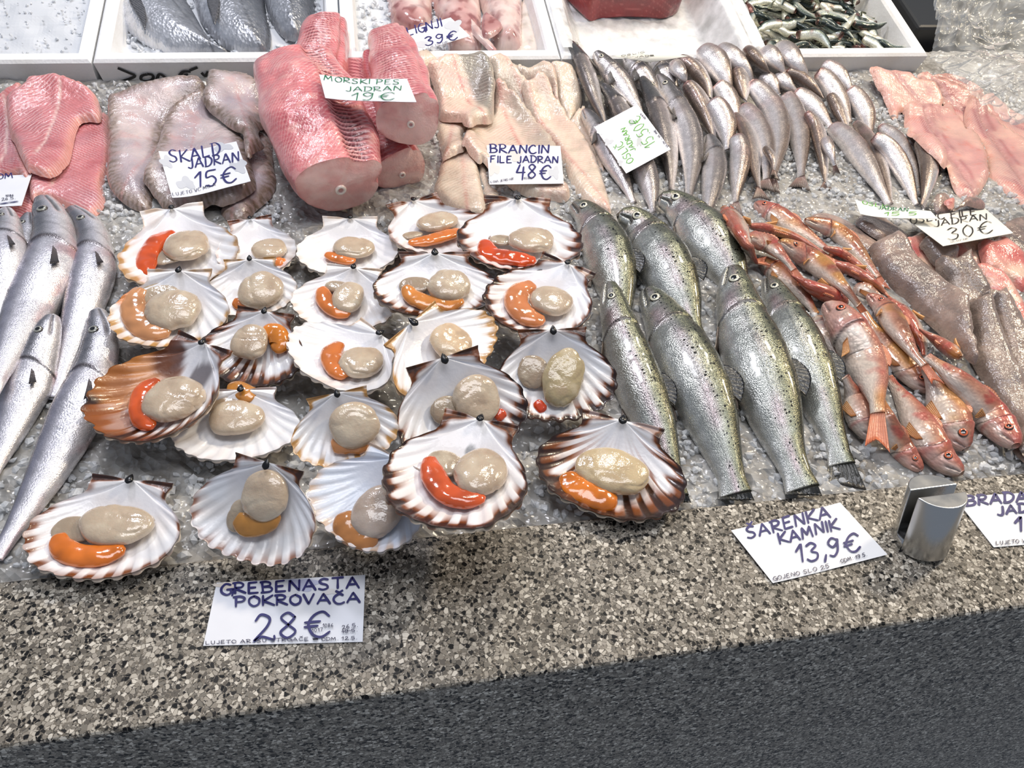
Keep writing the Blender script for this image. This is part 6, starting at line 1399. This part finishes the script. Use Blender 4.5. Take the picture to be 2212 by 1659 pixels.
# ------------------------------------------------------------------ price cards
GL = {
 'A': [[(0, 0), (.45, 1), (.9, -.02)], [(.18, .34), (.72, .36)]], 'B': [[(.05, .95), (.08, 0)], [(-.08, .96), (.35, 1), (.62, .85), (.55, .62), (.1, .52)], [(.1, .52), (.55, .5), (.74, .28), (.55, .05), (-.05, 0)]],
 'C': [[(.7, .86), (.45, 1), (.12, .75), (.02, .4), (.2, .06), (.5, 0), (.78, .15)]], 'D': [[(.08, .98), (.05, 0)], [(-.1, 1), (.4, .98), (.75, .7), (.72, .3), (.4, .02), (-.05, 0)]],
 'E': [[(.65, 1), (.08, .96), (.04, 0), (.7, .02)], [(.06, .5), (.55, .52)]], 'F': [[(.7, 1), (.08, .97), (.04, 0)], [(.06, .52), (.55, .55)]],
 'G': [[(.75, .9), (.4, 1), (.08, .65), (.08, .25), (.4, 0), (.7, .15), (.72, .48)], [(.45, .48), (.95, .5), (.8, -.1)]], 'H': [[(.05, 1), (.02, 0)], [(.7, 1), (.68, 0)], [(.03, .5), (.7, .52)]],
 'I': [[(.1, 1), (.08, 0)]], 'J': [[(.5, 1), (.48, .2), (.3, 0), (0, .12)]], 'K': [[(.06, 1), (.04, 0)], [(.75, 1), (.08, .45), (.85, 0)]], 'L': [[(.06, 1), (.04, .02), (.65, .05)]],
 'M': [[(0, 0), (.12, 1), (.45, .3), (.8, 1), (.92, 0)]], 'N': [[(0, 0), (.08, 1), (.7, .02), (.76, 1)]], 'O': [[(.4, 1), (.08, .75), (.05, .3), (.35, 0), (.7, .2), (.75, .7), (.42, 1)]],
 'P': [[(.1, .98), (.06, 0)], [(-.1, .95), (.4, 1), (.7, .8), (.55, .52), (.1, .45)]], 'R': [[(.08, .98), (.05, 0)], [(-.08, .96), (.4, 1), (.66, .8), (.5, .55), (.08, .48), (.8, 0)]],
 'S': [[(.68, .92), (.35, 1), (.08, .8), (.2, .58), (.55, .42), (.62, .15), (.3, 0), (-.02, .1)]], 'T': [[(0, .98), (.8, 1)], [(.4, .98), (.36, 0)]], 'U': [[(.05, 1), (.05, .3), (.3, 0), (.6, .2), (.66, 1)]],
 'V': [[(0, 1), (.35, 0), (.75, 1)]], 'W': [[(0, .6), (.15, 0), (.4, .5), (.6, 0), (.85, .7)]], 'Z': [[(.05, .98), (.7, 1), (0, 0), (.75, .02)]],
 '0': [[(.35, 1), (.06, .7), (.06, .3), (.33, 0), (.62, .3), (.62, .7), (.35, 1)]], '1': [[(.0, .62), (.38, 1), (.3, .0)]], '2': [[(.08, .75), (.3, 1), (.62, .85), (.5, .5), (0, -.05), (.3, .12), (.75, .0), (.78, .15)]],
 '3': [[(.02, .88), (.35, 1), (.6, .8), (.28, .55), (.62, .38), (.55, .08), (.2, 0), (-.05, .15)]], '4': [[(.3, 1), (.02, .42), (.75, .46)], [(.6, .85), (.52, -.1)]], '5': [[(.68, 1), (.15, .96), (.08, .58), (.45, .62), (.66, .32), (.4, 0), (0, .08)]],
 '6': [[(.55, 1), (.15, .65), (.05, .2), (.35, 0), (.6, .25), (.35, .48), (.08, .3)]], '8': [[(.62, .82), (.35, 1), (.08, .8), (.35, .52), (.62, .25), (.3, 0), (.04, .22), (.35, .52), (.62, .82)]], '9': [[(.6, .85), (.3, 1), (.05, .75), (.3, .5), (.6, .72), (.62, .9), (.55, .3), (.3, 0), (.02, .08)]],
 '7': [[(0, .95), (.65, 1), (.25, 0)]], '€': [[(.95, .82), (.7, 1), (.35, .85), (.14, .5), (.3, .1), (.62, 0), (.95, .2)], [(.0, .58), (.6, .62)], [(-.02, .40), (.5, .44)]],
 ',': [[(.15, .12), (.0, -.25)]], '.': [[(.1, .05), (.16, .0)]], ':': [[(.1, .1), (.14, .06)], [(.1, .6), (.14, .56)]], '-': [[(.05, .45), (.6, .48)]], ' ': [],
 '~': [[(-.1, .7), (.9, .6), (-.05, .45), (1.0, .4), (0, .25), (.9, .2)]],
}
CURV = set('BCDGJOPRSU0235689€')
CARON = [[(.2, 1.3), (.42, 1.12), (.68, 1.34)]]
ADV = {'I': .32, 'J': .72, '1': .6, ',': .32, '.': .32, ':': .35, ' ': .5, 'M': 1.15, 'A': 1.05, '€': 1.15, 'W': 1.05}
def glyphs(ch):
    if ch in 'ŠČŽ': return GL[{'Š': 'S', 'Č': 'C', 'Ž': 'Z'}[ch]] + CARON, {'Š': 'S', 'Č': 'C', 'Ž': 'Z'}[ch]
    return GL.get(ch, []), ch

def card(label, quad, texts, f, stains=(), z_base=None, bend=0.0, lift=0.0, dirt=.0, zc=None, plane_box=None, tint=(232, 233, 238), flat=.55, pct=94):
    """paper card at four corners as seen (reading order round), lying on what is below; texts: (string, start, end, cap height in zoomed px, ink, stroke width)"""
    q = mp(f, quad)
    if zc is not None: cor = np.array([P(x, y, z) for (x, y), z in zip(q, zc)])
    elif plane_box is not None: cor = np.array([P_plane(x, y, *plane_box) for x, y in q])
    else:
        zp = np.array([0.0, 0.0, .03])
        for _ in range(5):
            pts = []
            for a in np.linspace(0.05, .95, 9):
                for c in np.linspace(.05, .95, 7):
                    x = (q[0][0] * (1 - a) + q[1][0] * a) * (1 - c) + (q[3][0] * (1 - a) + q[2][0] * a) * c; y = (q[0][1] * (1 - a) + q[1][1] * a) * (1 - c) + (q[3][1] * (1 - a) + q[2][1] * a) * c
                    p0 = P(x, y, 0); d = ray(x, y); t = (zp @ np.array([p0[0], p0[1], 1]) - 0); p = P(x, y, max(t, 0)); pts.append([p[0], p[1], hmax(p[0], p[1], .003)])
            pts = np.array(pts); A = np.c_[pts[:, 0], pts[:, 1], np.ones(len(pts))]
            w = np.ones(len(pts))
            for _k in range(6):
                sol = np.linalg.lstsq(A * w[:, None], pts[:, 2] * w, rcond=None)[0]; r = pts[:, 2] - A @ sol; w = np.where(r > 0, 3.0, .6)
            sol[:2] *= flat; sol[2] += np.percentile(pts[:, 2] - A @ sol, pct) + .0015 + lift; zp = sol
        n = np.array([-zp[0], -zp[1], 1.0]); n /= np.linalg.norm(n); o = np.array([0, 0, zp[2]])
        cor = np.array([P_plane(x, y, o, n) for x, y in q])
    n = np.cross(cor[1] - cor[0], cor[3] - cor[0]); n /= np.linalg.norm(n)
    if n @ (CAM - cor[0]) < 0: n = -n
    c0 = cor.mean(0)
    wid = np.linalg.norm(cor[1] - cor[0])
    def surf(a, c): return (cor[0] * (1 - a) + cor[1] * a) * (1 - c) + (cor[3] * (1 - a) + cor[2] * a) * c
    ux = (cor[1] - cor[0]) / wid
    def bnd(p):
        s_ = (p - c0) @ ux / (wid / 2); return bend * (s_ ** 2) + bend * .3 * np.sin(3 * s_)
    na_, nc = 33, 22
    V = np.array([[surf(a, c) for c in np.linspace(0, 1, nc)] for a in np.linspace(0, 1, na_)]).reshape(-1, 3)
    V = V + n * bnd(V)[:, None]
    col = np.tile(srgb(*tint), (len(V), 1))
    root = thing('price_card', label, 'price card', c0)
    Wd = V - n * .0005
    nV = len(V); lp = [j for j in range(nc)] + [i * nc + nc - 1 for i in range(1, na_)] + [(na_ - 1) * nc + j for j in range(nc - 2, -1, -1)] + [i * nc for i in range(na_ - 2, 0, -1)]
    ed = np.array([[a, b_, b_ + nV, a + nV] for a, b_ in zip(lp, lp[1:] + lp[:1])])
    mk('card', np.concatenate([V, Wd]), [gridfaces(na_, nc), gridfaces(na_, nc, True) + nV, ed], M['paper'], root, np.concatenate([col, col]), smooth=False)
    def place(px):
        p = P_plane(px[0], px[1], c0, n)
        return p
    kz = {z1: 2.989, z2: 3.457, zC: 3.608, zO: 9.217, zB: 3.107, zG: 5.53, z1r: 3.015, zT: 4.337}[f]
    for (sx, sy, ra, rb, sc) in stains:     # wet patches soaked into the paper
        th = np.linspace(0, 2 * math.pi, 40, endpoint=False); k = 1 + .25 * np.sin(th * 3 + sx) + .15 * np.sin(th * 5 + sy)
        px = [f(sx + ra * math.cos(a) * k_, sy + rb * math.sin(a) * k_) for a, k_ in zip(th, k)]
        pts = np.array([place(p) for p in px]); pts = pts + n * (bnd(pts)[:, None] + .0003); ce = pts.mean(0)
        mk('water_stain', np.concatenate([pts, [ce]]), np.array([[i, (i + 1) % 40, 40] for i in range(40)]), M['paper'], root, srgb(*sc), smooth=False)
    inks = {}
    for txt, st, en, cap, ink, sw in texts:
        st, en = np.array(st, float), np.array(en, float)
        tot = sum(ADV.get(glyphs(ch)[1], .9) for ch in txt); bx = (en - st) / tot
        up = np.array([bx[1], -bx[0]]); up = up / (np.linalg.norm(up) + 1e-9) * cap
        cur = 0.0
        for ch in txt:
            gl, base = glyphs(ch); jit = rng.normal(0, .03, 2)
            for si, stroke in enumerate(gl):
                s_ = np.array(stroke, float)
                if base in CURV and len(s_) > 3: s_ = catmull(s_, 40)
                else: s_ = resample(s_, 14 * (len(s_) - 1) + 1) if len(s_) > 1 else s_
                pts = np.array([place(f(*(st + bx * (cur + .04 + x * .92) + up * (y + jit[1])))) for x, y in s_])
                nst_ = sum(len(v) for v in inks.values()); pts = pts + n * (bnd(pts)[:, None] + .0007 + .000012 * nst_)
                t_ = np.gradient(pts, axis=0); t_ /= np.linalg.norm(t_, axis=1)[:, None] + 1e-12
                sd = np.cross(n, t_); w0 = sw / kz * scale_at(pts[0]) * .5 * (.86 if sw > 5.5 else .85)
                pts[0] -= t_[0] * w0 * .5; pts[-1] += t_[-1] * w0 * .5
                wv = w0 * (1 + .12 * np.sin(np.linspace(0, 5, len(pts)) + cur * 3))
                wv[0] *= .7; wv[-1] *= .7
                inks.setdefault(ink, []).append((np.concatenate([pts - sd * wv[:, None], pts + sd * wv[:, None]]), gridfaces(2, len(pts), True)))
            cur += ADV.get(base, .9)
    for ink, parts in inks.items():
        mk({'ink_pen': 'small_handwriting'}.get(ink, 'lettering'), *join(parts), M[ink], root, smooth=False)
    hstamp(V, 1)

def build_cards():
    GS = (196, 198, 203)
    card('white card with blue ink SKALD JADRAN 15€, on the pale flatfish', [(1033, 1000), (1530, 928), (1625, 1190), (1115, 1285)],
         [('SKALD', (1100, 1058), (1440, 1000), 76, 'ink_blue', 13), ('JADRAN', (1215, 1090), (1560, 1055), 62, 'ink_blue', 12), ('15€', (1260, 1215), (1560, 1185), 100, 'ink_blue', 14), ('LUJETO VC MO A', (1120, 1275), (1400, 1205), 20, 'ink_pen', 4)], z1,
         [(1080, 1060, 34, 36, GS), (1200, 1185, 56, 36, GS), (1440, 960, 60, 26, GS), (1550, 1090, 50, 40, GS)], bend=.004)
    card('white card with green ink MORSKI PES JADRAN 19€, lying on the shark loins', [(-32, 575), (620, 598), (692, 778), (10, 735)],
         [('MORSKI PES', (0, 612), (575, 642), 36, 'ink_green', 9), ('JADRAN', (160, 682), (590, 688), 34, 'ink_green', 9), ('19€', (200, 752), (560, 760), 58, 'ink_green', 10)], z2, lift=.006, bend=.002, pct=99.5)
    card('white card with blue ink LIGNJI 39€, on the squid', [(600, 235), (945, 130), (1090, 268), (690, 388)],
         [('LIGNJI', (625, 268), (895, 196), 62, 'ink_blue', 12), ('39€', (760, 345), (1020, 285), 64, 'ink_blue', 12), ('LUJETO HR', (740, 378), (930, 318), 12, 'ink_pen', 3)], z2, [(965, 200, 56, 50, GS), (720, 330, 50, 24, GS)], plane_box=in_box(.006))
    card('white card with blue ink BRANCIN FILE JADRAN 48€, on the sea bass fillets', [(1215, 1085), (1765, 1090), (1790, 1370), (1235, 1377)],
         [('BRANCIN', (1235, 1142), (1690, 1150), 62, 'ink_blue', 15), ('FILE JADRAN', (1240, 1216), (1755, 1220), 50, 'ink_blue', 13), ('48€', (1430, 1335), (1715, 1345), 104, 'ink_blue', 15), ('LOVLJENO HR', (1245, 1372), (1420, 1345), 16, 'ink_pen', 4), ('1086', (1490, 1345), (1560, 1338), 16, 'ink_pen', 4)], z2,
         [(1430, 1160, 50, 44, (206, 204, 200)), (1270, 1260, 40, 50, (210, 208, 204)), (1720, 1290, 40, 40, GS)])
    card('tilted white card with light green ink OSLIČ JADRAN 15.50€, on the whitings', [(670, 1515), (35, 595), (890, 140), (1555, 1035)],
         [('OSLIČ', (830, 1270), (560, 860), 150, 'ink_light_green', 20), ('JADRAN', (860, 1060), (650, 590), 105, 'ink_light_green', 20), ('15.50€', (1270, 920), (880, 330), 240, 'ink_light_green', 20), ('ULOV - VL.MR.', (1510, 990), (1230, 640), 40, 'ink_pen', 12), ('1044', (1075, 430), (960, 320), 40, 'ink_pen', 12)], zO,
         [(310, 890, 90, 60, GS), (550, 1310, 45, 60, GS), (800, 500, 80, 50, (176, 184, 184)), (930, 870, 50, 110, (186, 190, 190)), (150, 690, 50, 60, (222, 224, 224))])
    card('white card seen edge-on with faint black scribble, on the tuna box rim', [(750, 527), (1105, 474), (1465, 525), (1105, 584)],
         [('OSLIC', (830, 535), (1060, 492), 14, 'ink_black', 5), ('JADRAN', (960, 540), (1250, 520), 12, 'ink_black', 5)], zT, zc=(.062, .064, .062, .052), tint=(226, 224, 214))
    card('white card with black ink OSLIČ FILE JADRAN 30€, on the grey fillets', [(430, 1345), (1035, 1260), (1260, 1455), (712, 1557)],
         [('OSLIČ FILE', (455, 1388), (985, 1312), 54, 'ink_black', 11), ('JADRAN', (640, 1408), (1065, 1352), 48, 'ink_black', 11), ('30€', (750, 1515), (1130, 1450), 92, 'ink_black', 11), ('ULOV HR', (770, 1535), (910, 1508), 12, 'ink_pen', 3)], zC, tint=(228, 225, 215))
    card('narrow curled card with smeared green writing, lying across the black-inked card', [(18, 1212), (610, 1300), (664, 1363), (60, 1318)],
         [('OSLIC', (75, 1236), (300, 1268), 26, 'ink_light_green', 8), ('JADRAN', (200, 1268), (440, 1298), 26, 'ink_green', 7), ('15 5', (250, 1318), (520, 1328), 26, 'ink_light_green', 8)], zC, lift=.006, bend=.003, tint=(226, 228, 220))
    card('white card with blue ink ŠARENKA KAMNIK 13,9€, on the terrazzo ledge', [(243, 520), (975, 332), (1292, 682), (525, 872)],
         [('ŠARENKA', (355, 577), (925, 425), 78, 'ink_blue', 17), ('KAMNIK', (570, 612), (980, 508), 74, 'ink_blue', 17), ('13,9€', (690, 738), (1140, 648), 120, 'ink_blue', 17), ('GOJENO SLO 25', (525, 860), (910, 768), 26, 'ink_pen', 5), ('ODM: 19.5.', (980, 740), (1155, 694), 24, 'ink_pen', 5)], zB, zc=(.0012,) * 4, tint=(236, 236, 238), bend=.0012)
    card('white card with purple-blue ink BRADAČ JADRAN, behind the chrome clamp', [(1742, 290), (2620, 240), (2850, 560), (2010, 628)],
         [('BRADAČ', (1820, 352), (2330, 312), 66, 'ink_blue', 20), ('JADRAN', (2030, 415), (2480, 372), 58, 'ink_blue', 19), ('18€', (2150, 530), (2480, 490), 96, 'ink_blue', 20), ('LUJETO VC', (2020, 615), (2250, 598), 24, 'ink_pen', 5)], zB, zc=(.0012,) * 4, tint=(234, 234, 234))
    card('white card with blue ink GREBENASTA POKROVAČA 28€, on the ledge before the scallops', [(265, 215), (2040, 120), (2010, 920), (105, 968)],
         [('GREBENASTA', (310, 365), (2000, 272), 128, 'ink_blue', 32), ('POKROVAČA', (480, 505), (2010, 455), 118, 'ink_blue', 32), ('28€', (700, 895), (1700, 870), 300, 'ink_blue', 34), ('LUJETO AR. SU STRGAČE ~', (135, 958), (1480, 912), 40, 'ink_pen', 9), ('ODM. 12.5.', (1520, 918), (1950, 900), 36, 'ink_pen', 9), ('26.5.', (1765, 782), (1960, 750), 46, 'ink_pen', 9), ('19.5.', (1760, 832), (1955, 806), 34, 'ink_pen', 9), ('-', (1755, 830), (1960, 800), 30, 'ink_pen', 9), ('1086', (1535, 756), (1670, 752), 40, 'ink_pen', 8), ('1017', (1405, 818), (1550, 800), 38, 'ink_pen', 8)], zG,
         [(1310, 235, 150, 75, (196, 198, 222)), (400, 250, 130, 50, (226, 214, 202)), (1130, 350, 130, 40, (222, 222, 226)), (1640, 330, 120, 30, (226, 222, 220))], zc=(.0012,) * 4)
    card('white card with a dark SOM heading, at the left edge on the catfish fillets', [(-160, 702), (206, 683), (140, 886), (-210, 905)],
         [('SOM', (-70, 722), (98, 708), 34, 'ink_blue', 8), ('1086', (38, 832), (95, 826), 12, 'ink_pen', 4), ('26.5.', (12, 858), (105, 846), 18, 'ink_pen', 4), ('~~', (0, 885), (122, 868), 16, 'ink_blue', 3)], z1r)

# ------------------------------------------------------------------ chrome clamp for the glass guard
def build_clamp():
    b0 = P(1987, 1172, 0.0); top = P(2026, 1060, .056); ax = top - b0; hgt = np.linalg.norm(ax); ax /= hgt
    ex = E1 - ax * (E1 @ ax); ex /= np.linalg.norm(ex); ey = np.cross(ax, ex); R_ = .0228
    root = thing('glass_clamp', 'slotted chrome clamp standing on the terrazzo ledge between two price cards', 'metal clamp', b0)
    def prism(poly, h0, h1, name, mat, bv=.0012):
        n_ = len(poly); V = np.array([b0 + ex * x + ey * y + ax * h for h in (h0, h1) for x, y in poly])
        F = [np.array([[i, (i + 1) % n_, (i + 1) % n_ + n_, i + n_] for i in range(n_)])]
        me = mk(name, V, F, mat, root, smooth=False)
        import bmesh
        bm = bmesh.new(); bm.from_mesh(me.data); bm.verts.ensure_lookup_table()
        bm.faces.new([bm.verts[i] for i in range(n_)][::-1]); bm.faces.new([bm.verts[i + n_] for i in range(n_)])
        bmesh.ops.recalc_face_normals(bm, faces=bm.faces); bm.to_mesh(me.data); bm.free()
        for p in me.data.polygons: p.use_smooth = len(p.vertices) == 4 and True
        if bv: bevel(me, bv, 3)
        return me
    g = .0048
    a0 = math.asin(g / R_)
    aa_ = np.linspace(a0, math.pi - a0, 48)
    prism([(R_ * math.cos(a), R_ * math.sin(a)) for a in aa_], -.0015, hgt, 'jaw', M['chrome'])
    prism([(R_ * math.cos(a), -R_ * math.sin(a)) for a in aa_][::-1], -.0015, hgt, 'jaw', M['chrome'])
    ar = np.linspace(-a0, a0, 7); prism([(R_ * math.cos(a), R_ * math.sin(a)) for a in ar] + [(-R_ * math.cos(a), R_ * math.sin(a)) for a in ar[::-1]], -.0015, hgt * .2, 'base', M['chrome'], 0)
    prism([(-R_ * .9, -g), (R_ * .9, -g), (R_ * .9, g), (-R_ * .9, g)], hgt * .2, hgt * .24, 'gasket', M['rubber'], 0)
build_som(); build_flat(); build_brancin(); build_loins(); build_whitings(); build_pink(); build_mullets(0); build_trouts(); build_grey(); build_mullets(1); build_scallops(); build_hakes()
build_box_goods(); build_film(); build_clamp(); build_cards()

# ------------------------------------------------------------------ ice between the goods
def bed_ice():
    n = 52000
    a = rng.uniform(-1.0, 1.7, n); bb_ = LB + .004 + (rng.uniform(0, 1, n) ** 1.0) * 1.15
    pts = np.outer(a, E1) + np.outer(bb_, E2)
    pts[:, 2] = BED_Z + rng.uniform(-.002, .005, n)
    pts[:, 2] += .020 * sstep(-.10, .0, (pts - RA) @ F2h)
    free = hget(pts[:, 0], pts[:, 1]) < BED_Z + .03 + .05 * sstep(-.07, 0, (pts - RA) @ F2h)
    infr = []
    rel = pts - CAM; dep = rel @ FWD; x = rel @ RIGHT / dep * FPX + PW / 2; y = PH / 2 - rel @ UP / dep * FPX
    keep = free & (x > -60) & (x < PW + 60) & (y > 60)
    ddr = np.array([np.dot(p - RA, F2h) for p in pts]); keep &= ddr < -.006
    pts = pts[keep]
    o = mk('crushed_ice', *join([bed_mesh, ice_chips(pts, .0022, .0064)]), M['ice'], smooth=False)
    o.data.materials.append(M['icebed'])
    idx = np.zeros(len(o.data.polygons), np.int32)
    # the packed bed below is the second material: its quads come first or last
    lt = np.zeros(len(o.data.polygons), np.int32); o.data.polygons.foreach_get('loop_total', lt); idx[lt == 4] = 1
    o.data.polygons.foreach_set('material_index', idx)
    tag(o, 'crushed ice spread under the fish between the ledge and the foam boxes', 'ice', None, 'stuff')
bed_ice()
